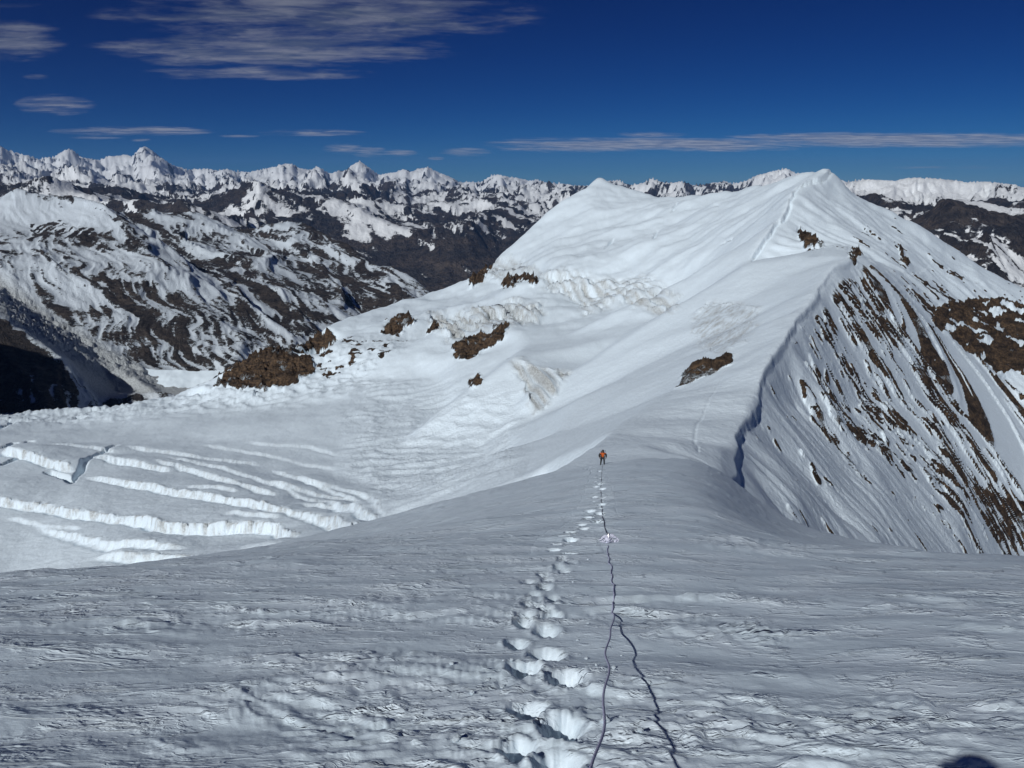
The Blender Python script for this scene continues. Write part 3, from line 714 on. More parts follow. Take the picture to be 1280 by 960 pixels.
CRACKS = [[hit(base_mid, u, v, 700, 2200) for u, v in c] for c in ([(841, 265), (846, 254)], [(818, 299), (822, 286)], [(757, 308), (766, 299)], [(905, 300), (915, 296)], [(700, 366), (716, 371)], [(880, 262), (900, 258)])]
def mid_full(x, y):
    z = base_mid(x, y)
    U, V = proj(x, y, z)
    cr, d1, al1, d2, al2, on2 = crest_terms(x, y)
    on_face = sstep(6, 30, d1)
    far = sstep(700, 1300, y)
    z = z + cr
    # gentle swells of the snow cover
    z = z + (1 - .6 * on_face) * (1.6 + 4.0 * far) * fbm(x / 90, y / 120, 3, 71) * sstep(150, 400, y)
    z = z + (.25 + .5 * far) * fbm(x / 14, y / 14, 3, 72) * sstep(110, 200, y)
    wx = U + 6 * perlin(x / 30, y / 30, 73) + 2.5 * perlin(x / 9, y / 9, 74); wy = V + 4 * perlin(x / 30, y / 30, 75) + 2 * perlin(x / 9, y / 9, 76)
    # snow ramps falling to the left on the upper mountain
    up = sstep(800, 1100, y) * sstep(430, 380, V) * sstep(600, 700, U) * (1 - sstep(-60, 0, d2) * on2)
    z = z + up * (1 - .7 * sstep(1650, 1950, y)) * (6.5 * fbm((x + y * .2) / 300, (y * .98 - .22 * x) / 90, 3, 77))
    # crevasses: the far side stands higher than the near side
    bas = (y > 360) & (y < 1300) & (U < 560)
    if bas.any():
        xb, yb = x[bas], y[bas]; dz = np.zeros(xb.shape); wl = np.zeros(xb.shape)
        j = 3.2 * perlin(xb / 45, yb / 45, 80) + 1.5 * perlin(xb / 12, yb / 12, 81) + .7 * perlin(xb / 4, yb / 4, 82)
        for pl, h, back in crev_xy:
            d, sd, al = seg_dist(xb, yb, pl); d = -d * sd      # + behind the line
            L = sum(math.dist(a, b) for a, b in zip(pl[:-1], pl[1:]))
            e = sstep(0, .14 * L, al) * sstep(L, L * .88, al)
            hh = .82 * h * e * np.clip(.95 + .55 * perlin(al / 60, al * 0 + h, 83) + .15 * perlin(al / 9, al * 0, 79), .15, 1.7)
            dd = d + j
            dz += hh * sstep(0, 1.5, dd) * sstep(1.0, .0, (dd - 3) / back)
            dz -= .35 * hh * np.exp(-((dd + 2.0) / 2.2) ** 2)
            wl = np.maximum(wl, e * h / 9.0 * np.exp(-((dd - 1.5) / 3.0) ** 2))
        for pl, dd_, ww in trench_xy:
            d, sd, al = seg_dist(xb, yb, pl); L = sum(math.dist(a, b) for a, b in zip(pl[:-1], pl[1:]))
            e = sstep(0, .1 * L, al) * sstep(L, .9 * L, al)
            dz -= dd_ * e * sstep(ww, ww * .55, d + .7 * j)
        z[bas] += dz
        z[bas] += wl * (2.6 * (cells(xb / 6, yb / 5, 8)[0] - .5) + 1.0 * (ridged(xb / 7, yb / 5, 3, 84) - .3)) - 1.6 * wl * sstep(.07, .0, cells(xb / 13, yb / 9, 31)[1])
        cwall = np.zeros(x.shape); cwall[bas] = wl
    else: cwall = np.zeros(x.shape)
    hm = np.clip(poly_in(U, V, HUM) / 30 + .5, 0, 1)
    z = z + hm * (3.0 * ridged(x / 42 + .004 * y, y / 26, 3, 85) + .8 * ridged(x / 12, y / 9, 2, 86))
    z = z + sstep(940, 1030, y) * sstep(1180, 1120, y) * sstep(480, 380, U) * 6 * (cells(x / 22, y / 16, 13)[0] - .4) * sstep(-.1, .3, perlin(x / 60, y / 60, 14))
    rim = sstep(900, 1020, y) * sstep(1180, 1120, y) * sstep(560, 450, U) * sstep(470, 482, V)
    z = z + rim * 5.0 * ridged(x / 30, y / 22, 3, 87)
    rock = np.zeros(x.shape); ice = np.zeros(x.shape); idr = np.zeros(x.shape, int); idi = np.zeros(x.shape, int)
    for i, (pl, _) in enumerate(ROCKS):
        e = poly_in(wx, wy, pl); r = sstep(-1.5, 1.5, e); rock = np.maximum(rock, r); idr[e > 0] = i + 1
    for i, (pl, k, _) in enumerate(ICE):
        e = poly_in(wx, wy, pl); r = sstep(-6, 8, e) * k; ice = np.maximum(ice, r); idi[e > 2] = i + 1
    sc = y / 1000.0
    cr1 = ridged(x / 30, y / 22, 5, 91, .55); up0 = base_mid(x, y)
    z = z + rock * sc * (12 * cr1 + 5 * ridged(x / 9, y / 7 + up0 / 6, 4, 109, .6) + 5 * (cells(x / 15 + .3 * perlin(x / 9, y / 9, 16), y / 12 + up0 / 10, 17)[0] - .5) - 5) * np.where(on_face > .5, .6, 1)
    up_z = base_mid(x, y)
    lat = x * .9 + y * .25
    serac = .55 * ridged(lat / 34, up_z / 40, 3, 92, .6) + .45 * ridged(lat / 9 + .3 * perlin(lat / 20, up_z / 12, 90), up_z / 55, 3, 122, .6)
    blk, bd = cells(lat / 20 + .4 * perlin(x / 30, y / 30, 88), up_z / 12 + y / 60, 7); blk2, bd2 = cells(lat / 8, up_z / 6 + y / 30, 11)
    wall = (idi == 1); amp = np.where(idi == 4, .16, 1.0)
    z = z + ice * sc * amp * np.where(wall, 13 * (serac - .35), 15 * (blk - .45) + 7 * (blk2 - .5) - 6 * sstep(.10, 0, bd) + 5 * (serac - .4))
    # rubble and small rocks around the buttress
    rub = sstep(12, -2, np.abs(poly_in(U, V, [(390, 440), (440, 440), (500, 420), (520, 430), (470, 470), (400, 480)])) - 6) 
    rub = np.clip(poly_in(wx, wy, [(385, 440), (430, 418), (480, 415), (530, 415), (500, 440), (460, 475), (400, 482)]) / 12, 0, 1)
    z = z + rub * 4 * ridged(x / 18, y / 14, 4, 93)
    rock = np.maximum(rock, rub * sstep(.15, .5, fbm(x / 22, y / 18, 4, 94) + .02) * .8)
    # right face: strips of rock down the fall line
    face = sstep(1, 7, d1) * sstep(640, 900, x * 0 + 900)
    q1 = (U - 1050) * .72 + (V - 320) * -.50            # only used to fade the strips out near the crest
    t = al1 + .10 * d1; dn = d1
    wt = t + 5 * perlin(dn / 25, t / 25, 95) + 2.6 * perlin(dn / 8, t / 8, 96)
    strip = .28 * perlin(wt / 46, dn / 60, 97) + .52 * perlin(wt / 20.0, dn / 34, 98) + .56 * perlin(wt / 9, dn / 13, 99) + .38 * perlin(wt / 4.6, dn / 4.4, 89)
    dens = -.44 + .46 * np.clip(poly_in(wx, wy, [(1040, 322), (1075, 318), (1100, 335), (1300, 520), (1300, 730), (1255, 700), (1150, 610), (1090, 575), (1030, 520), (998, 470), (1012, 420), (1032, 365)]) / 22 + .3, 0, 1)
    dens = dens + .22 * np.clip(poly_in(wx, wy, [(1052, 325), (1085, 325), (1130, 400), (1200, 470), (1280, 560), (1290, 640), (1200, 540), (1120, 430), (1060, 370)]) / 12, -.2, 1)
    dens = dens + .40 * np.clip(poly_in(wx, wy, [(995, 462), (1008, 466), (1022, 500), (1056, 548), (1050, 560), (1018, 520), (1000, 490)]) / 6, 0, 1.3)
    dens = dens + .45 * np.clip(poly_in(wx, wy, [(1040, 348), (1048, 324), (1088, 311), (1094, 330), (1062, 346)]) / 4, 0, 1)
    dens = dens + .5 * np.clip(poly_in(wx, wy, [(1200, 590), (1290, 640), (1290, 700), (1260, 690)]) / 14, 0, 1.2)
    stripm = face * sstep(-.03, .06, strip + dens) * sstep(1300, 1000, y)
    # scattered small rocks on the summit's right flank
    fl2 = sstep(40, 120, d2) * on2 * sstep(5, 30, d2)
    sp = fbm((x + .6 * y) / 26, (y - .2 * x) / 60, 4, 101); 
    spd = -.62 + .42 * np.clip(poly_in(wx, wy, [(1095, 325), (1150, 340), (1240, 365), (1290, 390), (1290, 480), (1200, 450), (1140, 400), (1090, 360), (1010, 290), (1000, 272)]) / 20, 0, 1)
    spots = fl2 * sstep(-.02, .10, sp + spd) * sstep(850, 950, y + .35 * V)
    tr = [hit(base_mid, u, v, 110, 700) for u, v in ((873, 566), (868, 548), (871, 530), (882, 510), (893, 490), (905, 468), (925, 440))]
    dtr, _, ltr = seg_dist(x, y, tr)
    z = z - .45 * np.exp(-((dtr + .3 * perlin(ltr / 6, ltr * 0, 107)) / .45) ** 2) * (.5 + .5 * sstep(-.4, .3, perlin(ltr / 2.5, ltr * 0, 108)))
    for cpl in CRACKS:
        dc, _, lc = seg_dist(x, y, cpl); z = z - 5 * sstep(3.2, 1.2, dc + 1.2 * perlin(x / 8, y / 8, 15))
    allr = np.maximum(np.maximum(rock, stripm), spots)
    z = z + stripm * y / 500 * (2.6 * ridged(wt / 14, dn / 12, 4, 102) + .5)
    z = z + spots * 3.0 * ridged(x / 12, y / 12, 3, 103)
    # snow dusted ledges on every rock
    led = sstep(.26, .42, fbm(x / 42, y / 34 + up_z / 14, 4, 104, .45))
    fled = sstep(.08, .34, fbm(wt / 5, dn / 9, 3, 24))
    stripm2 = stripm * (1 - .75 * fled)
    allr = np.maximum(np.maximum(rock, stripm2), spots)
    rk = allr * (1 - np.where((idr > 0) & (idr != 11), .45, .9) * led * (1 - .5 * stripm)) 
    ice2 = np.clip(ice * (.72 + 1.3 * fbm(lat / 6, up_z / 24, 4, 105, .6)), 0, 1)
    ice2 = np.where(idi == 4, np.clip(ice * (.5 + 1.2 * fbm((x + y) / 16, (x - y) / 6, 4, 105, .6)), 0, 1), ice2)
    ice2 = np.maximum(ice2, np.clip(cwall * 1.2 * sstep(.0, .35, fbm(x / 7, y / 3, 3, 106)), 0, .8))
    z = z + (1 - rock) * .22 * fbm((x + .3 * y) / 9, (y - .2 * x) / 5, 3, 22) * sstep(150, 350, y)
    bumpy = np.clip(.45 + .5 * ice + .5 * hm + .3 * on_face, 0, 1)
    return z, rk, ice2, bumpy, idr, idi, allr

X, Y = grid_xy(base_mid, -.82, .84, 1000, 62, 2500, 545, hid=.15, flat=.0003)
Z, rk, ic, bp, idr, idi, allr = mid_full(X, Y)
parts = []
for i, (pl, lab) in enumerate(ROCKS):
    parts.append(('rock_outcrop', (idr == i + 1) & (allr > .4), dict(label=lab, cat='rock outcrop', group='rock outcrops on the snow mountain')))
for i, (pl, k, lab) in enumerate(ICE):
    parts.append(('ice_cliff', idi == i + 1, dict(label=lab, cat='ice cliff', group='ice cliffs on the snow mountain')))
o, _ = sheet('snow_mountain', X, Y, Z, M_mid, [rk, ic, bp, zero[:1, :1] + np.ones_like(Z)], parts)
setp(o, 'snow mountain with corniced ridge, two summits and crevassed basin', kind='structure')

# ------------------------------------------------------------------ LEFT: mountain side across the valley
linesC = [
    PL((-250, 250, 4200), (0, 246, 4200), (38, 241, 4200), (60, 245, 4150), (90, 247, 4150), (105, 249, 4100), (135, 256, 4000), (146, 268, 3950)),
    PL((146, 268, 3950), (170, 300, 3700), (210, 340, 3400), (260, 385, 3100), (310, 420, 2900)),
    PL((-250, 330, 3500), (0, 300, 3500), (60, 322, 3300), (120, 350, 3150), (180, 392, 2900), (240, 440, 2700), (285, 458, 2600)),
    PL((-100, 370, 3000), (0, 360, 2900), (60, 400, 2700), (120, 440, 2500), (170, 472, 2350)),      # ice fall trough
    PL((-250, 400, 2300), (0, 385, 2300), (40, 420, 2200), (80, 455, 2120), (110, 480, 2080), (140, 500, 2050)),   # dark left cliff
    PL((160, 268, 5300), (200, 264, 5400), (250, 268, 5600), (300, 283, 5600), (330, 285, 5500), (380, 283, 5700), (400, 288, 5600), (430, 305, 5300), (470, 332, 4900), (520, 346, 4700), (542, 364, 4600), (560, 380, 4500)),
    PL((250, 300, 4900), (310, 330, 4300), (360, 360, 3900), (400, 400, 3500)),
    PL((300, 285, 5600), (380, 330, 4800), (450, 375, 4200)),
    PL((200, 320, 4300), (260, 350, 3700), (330, 400, 3300)),
]
ptsC = PL((150, 492, 2300), (200, 485, 2400), (250, 480, 2500), (210, 500, 2100), (300, 460, 2600), (340, 430, 3000), (400, 420, 3300), (450, 395, 3900), (500, 375, 4300),
          (0, 500, 1900), (60, 505, 1850), (0, 440, 2050), (-200, 480, 1950), (120, 300, 3700), (60, 290, 3800), (0, 275, 3900), (300, 310, 4900), (480, 360, 4500))
hidC = []
for s in np.linspace(-.9, .1, 9):
    hidC += [W(s * 1300, 1300, -760), W(s * 8500, 8500, -2200), W(s * 7000, 7000, -1500)]
for s in (-.9, -.75, -.6): hidC.append(W(s * 1600, 1600, -640))
for s in (-.05, .0, .1): hidC += [W(s * 3000, 3000, -1000), W(s * 5000, 5000, -1300), W(s * 2200, 2200, -900)]
base_val = Base(linesC, ptsC + hidC, -.9, .12, 1200, 9000, 600, 600, 2.5)
def val_full(x, y):
    z = base_val(x, y); U, V = proj(x, y, z)
    am = sstep(1500, 2300, y)
    wx = x + 60 * fbm(x / 400, y / 400, 3, 111); wy = y + 60 * fbm(x / 400, y / 400, 3, 112)
    # spurs run down to the right and towards the viewer
    a = (wx * .80 + wy * .60); b = (wx * .60 - wy * .80)
    e_ = 12.0; zl = lambda p, q: base_val(p, q) + 60 * ridged((p * .8 + q * .6) / 420, (p * .6 - q * .8) / 1200, 2, 113)
    z0_ = zl(x, y); sx_ = (zl(x + e_, y) - z0_) / e_; sy_ = (zl(x, y + e_) - z0_) / e_
    rg = ridged(a / 420, b / 1200, 2, 113); gl = gullies(wx, wy, sx_, sy_, 190, 5, 1.5, 1.3, .48)
    glac = np.clip(poly_in(U, V, [(-60, 340), (0, 345), (70, 390), (140, 430), (190, 455), (250, 470), (280, 480), (230, 505), (120, 505), (80, 460), (0, 400), (-60, 380)]) / 14 + .2, 0, 1)
    top = np.clip(poly_in(U, V, [(-80, 240), (0, 245), (60, 245), (105, 250), (145, 270), (150, 300), (60, 300), (-80, 300)]) / 14, 0, 1)
    z = z + am * (1 - .75 * glac) * (1 - .6 * top) * (60 * (rg - .42) + 11 * gl)
    z = z + am * (1 - glac) * 4 * (ridged(a / 60, b / 160, 4, 117, .6) - .4)
    z = z + glac * (14 * (ridged(x / 80, y / 55, 4, 115, .62) - .4) + 9 * (cells(x / 26 + .5 * perlin(x / 60, y / 60, 9), y / 20, 3)[0] - .5) + 5 * (cells(x / 11, y / 9, 5)[0] - .5)) * sstep(2050, 2500, y) * (1 - .8 * np.clip(poly_in(U, V, [(150, 485), (200, 480), (280, 476), (300, 500), (130, 520)]) / 8, 0, 1))
    n = fbm(wx / 300, wy / 300, 5, 116)
    n2 = fbm(a / 70, b / 420, 4, 119)
    n3 = fbm(a / 26, b / 120, 4, 121); z = z + am * (1 - glac) * (1 - .5 * top) * 5 * n3
    rock = .17 + .40 * (.5 - rg) + .34 * n + .30 * n2 + .40 * n3 + .17 * gl
    rock += .25 * sstep(290, 400, U) + .12 * sstep(-700, -950, z)
    rock -= .7 * glac + .55 * top
    cliff = np.clip(poly_in(U + 10 * n, V + 8 * n, [(28, 285), (70, 278), (110, 282), (135, 305), (130, 318), (90, 308), (45, 300)]) / 6, 0, 1)
    rock = rock + .8 * cliff * sstep(-.3, .1, perlin(x / 30, y / 300, 120))
    dk = np.clip(poly_in(U + 12 * n, V + 8 * n, [(-300, 385), (0, 395), (30, 415), (60, 445), (110, 485), (100, 520), (-300, 530)]) / 10, 0, 1)
    rock = rock + .7 * dk + .1 * n * dk
    for pl in ([(60, 330), (130, 350), (190, 395), (230, 420), (262, 440), (285, 470), (250, 462), (200, 420), (140, 375), (90, 350)],
               [(260, 335), (310, 345), (350, 375), (385, 400), (380, 412), (330, 385), (300, 365)],
               [(230, 310), (280, 350), (310, 380), (330, 410), (300, 400), (250, 350)], [(130, 262), (170, 262), (210, 285), (235, 310), (190, 300), (150, 285)]):
        rock = rock + .50 * np.clip(poly_in(U + 10 * n, V + 8 * n2, pl) / 6, 0, 1)
    flat = np.clip(poly_in(U, V, [(130, 490), (200, 478), (280, 472), (300, 500), (120, 525)]) / 6, 0, 1)
    return z, np.clip(rock, 0, 1), np.maximum(glac * .75, flat * (.75 + .5 * fbm(a / 200, b / 30, 3, 123))), np.clip(.35 + .5 * glac, 0, 1)
X, Y = grid_xy(base_val, -.82, .06, 620, 1350, 8000, 360, hid=.2, flat=.0005)
Z, rk, ic, bp = val_full(X, Y)
_gx2, _gy2 = grad(X, Y, Z); rk = np.clip(rk + .25 * (np.clip(np.hypot(_gx2, _gy2), 0, 2) - .75) * (1 - ic), 0, 1)
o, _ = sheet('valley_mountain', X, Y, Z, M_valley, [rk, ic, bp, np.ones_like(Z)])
setp(o, 'rock streaked snowy mountain side with an ice fall across the valley', kind='structure')
# spur outside the frame on the left; its shade falls across the valley head
def spur():
    a = [(-1500, 880, 150), (-1650, 1200, 180), (-1800, 1450, 130), (-1950, 1700, -60), (-1990, 1950, -250), (-1900, 2200, -480)]
    n, m = 110, 60
    cx = np.interp(np.linspace(0, 5, n), range(6), [p[0] for p in a]); cy_ = np.interp(np.linspace(0, 5, n), range(6), [p[1] for p in a]); cz = np.interp(np.linspace(0, 5, n), range(6), [p[2] for p in a])
    t = np.linspace(-1, 1, m)
    XX = cx[:, None] + t[None, :] * 620; YY = cy_[:, None] + t[None, :] * 150
    ZZ = cz[:, None] - np.abs(t)[None, :] ** .9 * 820 + 70 * (ridged(XX / 180, YY / 180, 5, 131) - .4)
    rk = np.clip(.4 + .5 * fbm(XX / 150, YY / 150, 4, 132), 0, 1)
    o, _ = sheet('left_spur', XX, YY, ZZ, M_valley, [rk, rk * 0, rk * 0 + .4, rk * 0 + 1])
    setp(o, 'rocky snow spur beyond the left edge of the valley', kind='structure')
spur()

# ------------------------------------------------------------------ FAR RANGES
SKY = [(-200, 195), (-60, 178), (0, 182), (8, 187), (15, 189), (28, 193), (35, 194), (48, 199), (57, 197), (62, 196), (66, 197), (75, 191), (80, 188), (86, 186), (92, 188), (97, 193), (104, 197), (112, 198),
       (122, 200), (128, 199), (135, 195), (145, 195), (158, 193), (165, 196), (170, 190), (176, 184), (182, 183), (190, 188), (200, 196), (208, 201), (215, 206), (225, 209), (235, 212),
       (250, 211), (262, 211), (270, 213), (283, 211), (295, 214), (312, 215), (320, 213), (330, 211), (345, 208), (352, 205), (366, 204.5), (373, 210), (380, 211), (388, 212), (397, 208), (401, 210),
       (410, 216), (415, 217), (422, 213), (430, 214), (437, 208), (450, 201), (458, 207), (465, 212), (474, 219), (480, 217), (495, 215), (505, 211), (515, 215), (521, 211), (528, 210), (535, 208.5),
       (541, 212), (550, 216), (560, 220), (567, 223), (575, 228), (585, 227), (600, 228), (608, 223), (615, 219), (625, 218), (635, 221), (645, 222), (655, 224), (662, 226), (672, 224), (680, 227),
       (695, 229), (710, 230), (722, 232), (745, 232), (760, 226), (775, 225), (785, 231), (793, 230), (800, 230), (808, 226), (815, 222), (822, 226), (832, 228), (845, 228), (850, 226), (858, 228), (865, 231), (875, 231),
       (885, 229), (897, 228), (905, 226), (915, 229), (925, 228), (935, 225), (945, 219), (955, 217), (965, 214), (975, 212), (982, 210), (990, 214), (997, 217), (1003, 216), (1030, 222), (1060, 227),
       (1080, 224), (1100, 225), (1120, 226), (1130, 223), (1142, 222), (1160, 222.5), (1180, 224), (1200, 226), (1205, 228), (1230, 227), (1250, 229), (1272, 233), (1280, 235), (1340, 240), (1500, 236)]
linesD = [
    PL((-300, 262, 9500), (0, 245, 9500), (60, 238, 9800), (120, 240, 9500), (170, 250, 9200), (230, 262, 8800)),
    PL((230, 262, 12000), (300, 250, 12500), (360, 240, 13000), (420, 246, 12500), (470, 262, 12000), (520, 280, 11500), (560, 300, 11000)),
    PL((-300, 230, 18000), (0, 218, 18000), (100, 222, 18000), (200, 236, 18000), (300, 235, 19000), (400, 228, 20000), (500, 232, 20000), (600, 246, 19000), (660, 252, 18000), (720, 262, 16000)),
    PL((640, 245, 17000), (625, 262, 14500), (590, 290, 12500), (560, 310, 11200)),     # brown spur into the valley
    PL(*[(u, v, 34000) for u, v in SKY[1::5] if u < 760]),
    PL(*[(u, v + 1, 24000) for u, v in SKY[1::5] if 760 < u < 1035]),
    # right
    PL((1040, 232, 12500), (1100, 226, 12500), (1142, 223, 12500), (1200, 227, 12500), (1280, 236, 12000), (1500, 240, 12000)),
    PL((1090, 262, 9800), (1150, 268, 9500), (1200, 262, 9000), (1290, 268, 8800), (1500, 262, 8800)),
    PL((1140, 280, 7300), (1165, 262, 7300), (1200, 256, 7400), (1222, 256, 7400), (1250, 266, 7200), (1290, 280, 7000), (1450, 290, 7000)),
    PL((1180, 332, 5600), (1205, 312, 5500), (1240, 304, 5500), (1290, 300, 5500), (1450, 280, 5500)),
]
ptsD = PL((400, 330, 9500), (500, 345, 9800), (560, 352, 10000), (600, 345, 10500), (660, 330, 11000), (480, 310, 10800), (420, 290, 11300), (560, 285, 15000), (500, 270, 15500), (620, 310, 12500),
          (400, 255, 16000), (300, 262, 15500), (200, 260, 13000), (100, 255, 13000), (0, 260, 13000), (350, 245, 24000), (200, 240, 24000), (500, 240, 26000), (650, 250, 24000), (50, 235, 24000),
          (1280, 360, 5000), (1230, 345, 5000), (1280, 330, 5300), (1200, 350, 5000), (1280, 320, 6300), (1180, 320, 6500), (1230, 300, 6700), (1120, 300, 8000), (1200, 290, 8100), (1290, 290, 8000), (1150, 262, 10800), (1250, 258, 10600), (1090, 250, 11000))
hidD = []
for s in np.linspace(-.85, .85, 14):
    hidD += [W(s * 70000, 70000, -3000), W(s * 48000, 48000, -2500), W(s * 4200, 4200, -2300)]
    if s < .3: hidD += [W(s * 7500, 7500, -2200)]
    if s > .4: hidD += [W(s * 16000, 16000, -2200)]
base_far = Base(linesD, ptsD + hidD, -.85, .85, 4100, 70000, 700, 700, 2.5)
_ss = np.array([ang(u, v)[0] for u, v in SKY]); _st = np.array([ang(u, v)[1] for u, v in SKY])
def far_full(x, y):
    e_ = 60.0; z0_, r1, r2 = far_low(x, y); sx_ = (far_low(x + e_, y)[0] - z0_) / e_; sy_ = (far_low(x, y + e_)[0] - z0_) / e_
    k = sstep(7000, 22000, y)
    gl = gullies(x, y, sx_ * 1.3, sy_ * 1.3, 900, 5, 1.7, 1.4, .48, 3)
    return z0_ + (36 + 14 * k) * gl, r1, gl
def far_low(x, y):
    z = base_far(x, y)
    k = sstep(7000, 22000, y)
    wx = x + 700 * fbm(x / 4000, y / 4000, 3, 141); wy = y + 700 * fbm(x / 4000, y / 4000, 3, 142)
    r1 = ridged(wx / 2600, wy / 3600, 5, 143, .46); r2 = ridged(wx / 900, wy / 1200, 5, 144, .52)
    r3 = ridged(wx / 1500, wy / 5200, 6, 145, .5)
    z = z + 360 * k * (r3 - .4) + (300 + 210 * k) * (r1 - .40) + (40 + 30 * k) * (r2 - .40) + (8 + 10 * k) * (ridged(x / 220, y / 300, 4, 147, .6) - .4)
    for (u, v, Yp, sl) in PEAKS:
        px_, py_, pz_ = P(u, v, Yp); dx = x - px_; dy = y - py_
        w_ = 1 + .25 * fbm(x / 900, y / 900, 3, 148)
        ang_ = np.arctan2(dy, dx); rib = 90 * np.abs(np.sin(ang_ * 4.5 + 2.2 * fbm(x / 1500, y / 1500, 2, 149)))
        rr = np.hypot(dx, dy)
        z = np.maximum(z, pz_ - (sl * np.abs(dx) + .38 * np.abs(dy - .5 * dx)) * w_ - rib * sstep(0, 900, rr) * 1.2 - 40 * ridged(x / 260, y / 400, 4, 150))
    return z, r1, r2
PEAKS = [(86, 186, 31000, .46), (180, 182, 33000, .50), (215, 205, 33500, .42), (450, 201, 32000, .52), (535, 208, 32000, .48), (366, 204, 31000, .42), (0, 182, 30000, .40), (625, 218, 29000, .42), (815, 222, 22000, .42), (980, 210, 20000, .45)]
X, Y = grid_xy(lambda x, y: base_far(x, y) + (330 + 620 * sstep(7000, 22000, y)) * (ridged(x / 2600, y / 3600, 3, 143) - .4), -.74, .78, 920, 4600, 52000, 330, hid=.25, flat=.0006)
Z, r1_, r2_ = far_full(X, Y)
T = Z / Y; S = X[0] / Y[0]
mx = T.max(0); tg = np.interp(S, _ss, _st)
dl = tg - mx; kern = np.ones(3) / 3; dl = np.convolve(np.pad(dl, 1, mode='edge'), kern, 'valid')
dist_sky = np.where(S > .40, 9500, 17000.0)[None, :]
Z = Z + dl[None, :] * Y * sstep(.75, 1.35, Y / dist_sky)
U, V = proj(X, Y, Z)
n = fbm(X / 1300, Y / 1700, 6, 151); n2 = fbm((X * .8 + Y * .6) / 420, (X * .6 - Y * .8) / 1300, 4, 152)
gx_, gy_ = grad(X, Y, Z); steep = np.clip(np.hypot(gx_, gy_), 0, 2)
snowy = .50 + np.minimum((Z + 760) / 750, .34) + .42 * n + .45 * n2 + .30 * fbm((X * .8 + Y * .6) / 160, (X * .6 - Y * .8) / 520, 4, 153) - .42 * np.clip(steep - .45, 0, 1.2) + .3 * (.42 - r1_) - .20 * r2_
snowy += .10 * sstep(24000, 33000, Y) + .35 * sstep(238, 222, V) 
snowy += .5 * (U > 1000) * sstep(9800, 11500, Y) * sstep(258, 240, V + 10 * n) - .10 * (U > 1000) * sstep(10500, 8500, Y)
rk = np.clip(1.05 - snowy, 0, 1)
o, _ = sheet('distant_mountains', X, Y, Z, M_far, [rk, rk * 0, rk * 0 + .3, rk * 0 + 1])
setp(o, 'distant snow capped ranges and brown valleys along the horizon', kind='structure')
# ------------------------------------------------------------------ air
def haze():
    me = bpy.data.meshes.new('haze'); bm = bmesh.new(); bmesh.ops.create_cube(bm, size=1.0)
    for v in bm.verts:
        v.co.x *= 130000; v.co.y = -3000 if v.co.y < 0 else 75000; v.co.z = -4500 if v.co.z < 0 else 1700
    bm.to_mesh(me); bm.free()
    mt = bpy.data.materials.new('thin air'); mt.use_nodes = True; w = NT(mt.node_tree); w.n.clear()
    out = w.n.new('ShaderNodeOutputMaterial')
    pv = w.node('ShaderNodeVolumePrincipled', {'Color': (.22, .47, 1.0, 1), 'Density': HAZE, 'Anisotropy': 0.0})
    w.l.new(pv.outputs[0], out.inputs['Volume']); me.materials.append(mt)
    o = bpy.data.objects.new('haze', me); scene.collection.objects.link(o); setp(o, 'thin blue air between the viewer and the far ranges', kind='stuff')
HAZE = 1.0e-5
haze()
# ------------------------------------------------------------------ OBJECTS
def empty(name, loc, rz=0.0, **kw):
    o = bpy.data.objects.new(name, None); scene.collection.objects.link(o)
    o.location = loc; o.rotation_euler = (0, 0, rz); o.empty_display_size = .2
    return setp(o, **kw)

def link_bm(name, bm, mat, parent=None, smooth=True):
    me = bpy.data.meshes.new(name); bmesh.ops.recalc_face_normals(bm, faces=bm.faces); bm.to_mesh(me); bm.free()
    for p in me.polygons: p.use_smooth = smooth
    me.materials.append(mat)
    o = bpy.data.objects.new(name, me); scene.collection.objects.link(o)
    if parent: o.parent = parent
    return o

def skin_mesh(name, verts, edges, radii, mat, parent=None, sub=2):
    """one continuous surface grown round a chain of joints"""
    me = bpy.data.meshes.new(name); me.from_pydata([Vector(v) for v in verts], edges, [])
    o = bpy.data.objects.new(name, me); scene.collection.objects.link(o)
    mo = o.modifiers.new('skin', 'SKIN'); mo.use_smooth_shade = True; mo.branch_smoothing = .6
    sv = me.skin_vertices[0].data
    for i, r in enumerate(radii): sv[i].radius = (r, r) if not isinstance(r, tuple) else r
    sv[0].use_root = True
    if sub: sm = o.modifiers.new('sub', 'SUBSURF'); sm.levels = sm.render_levels = sub
    dg = bpy.context.evaluated_depsgraph_get(); dg.update()
    me2 = bpy.data.meshes.new_from_object(o.evaluated_get(dg)); me2.name = name
    for p in me2.polygons: p.use_smooth = True
    o.modifiers.clear(); o.data = me2; bpy.data.meshes.remove(me)
    me2.materials.clear(); me2.materials.append(mat)
    if parent: o.parent = parent
    return o

def tube(name, pts, r, mat, parent=None, sides=7, caps=True):
    pts = [Vector(p) for p in pts]; bm = bmesh.new(); rings = []
    up = Vector((0, 0, 1))
    for i, p in enumerate(pts):
        t = (pts[min(i + 1, len(pts) - 1)] - pts[max(i - 1, 0)]).normalized()
        a = t.cross(up); a = a.normalized() if a.length > 1e-3 else Vector((1, 0, 0)); b = a.cross(t)
        rr = r[i] if isinstance(r, (list, tuple)) else r
        rings.append([bm.verts.new(p + (a * math.cos(k * 2 * math.pi / sides) + b * math.sin(k * 2 * math.pi / sides)) * rr) for k in range(sides)])
    for A_, B_ in zip(rings[:-1], rings[1:]):
        for k in range(sides): bm.faces.new((A_[k], A_[(k + 1) % sides], B_[(k + 1) % sides], B_[k]))
    if caps: bm.faces.new(rings[0][::-1]); bm.faces.new(rings[-1])
    return link_bm(name, bm, mat, parent)

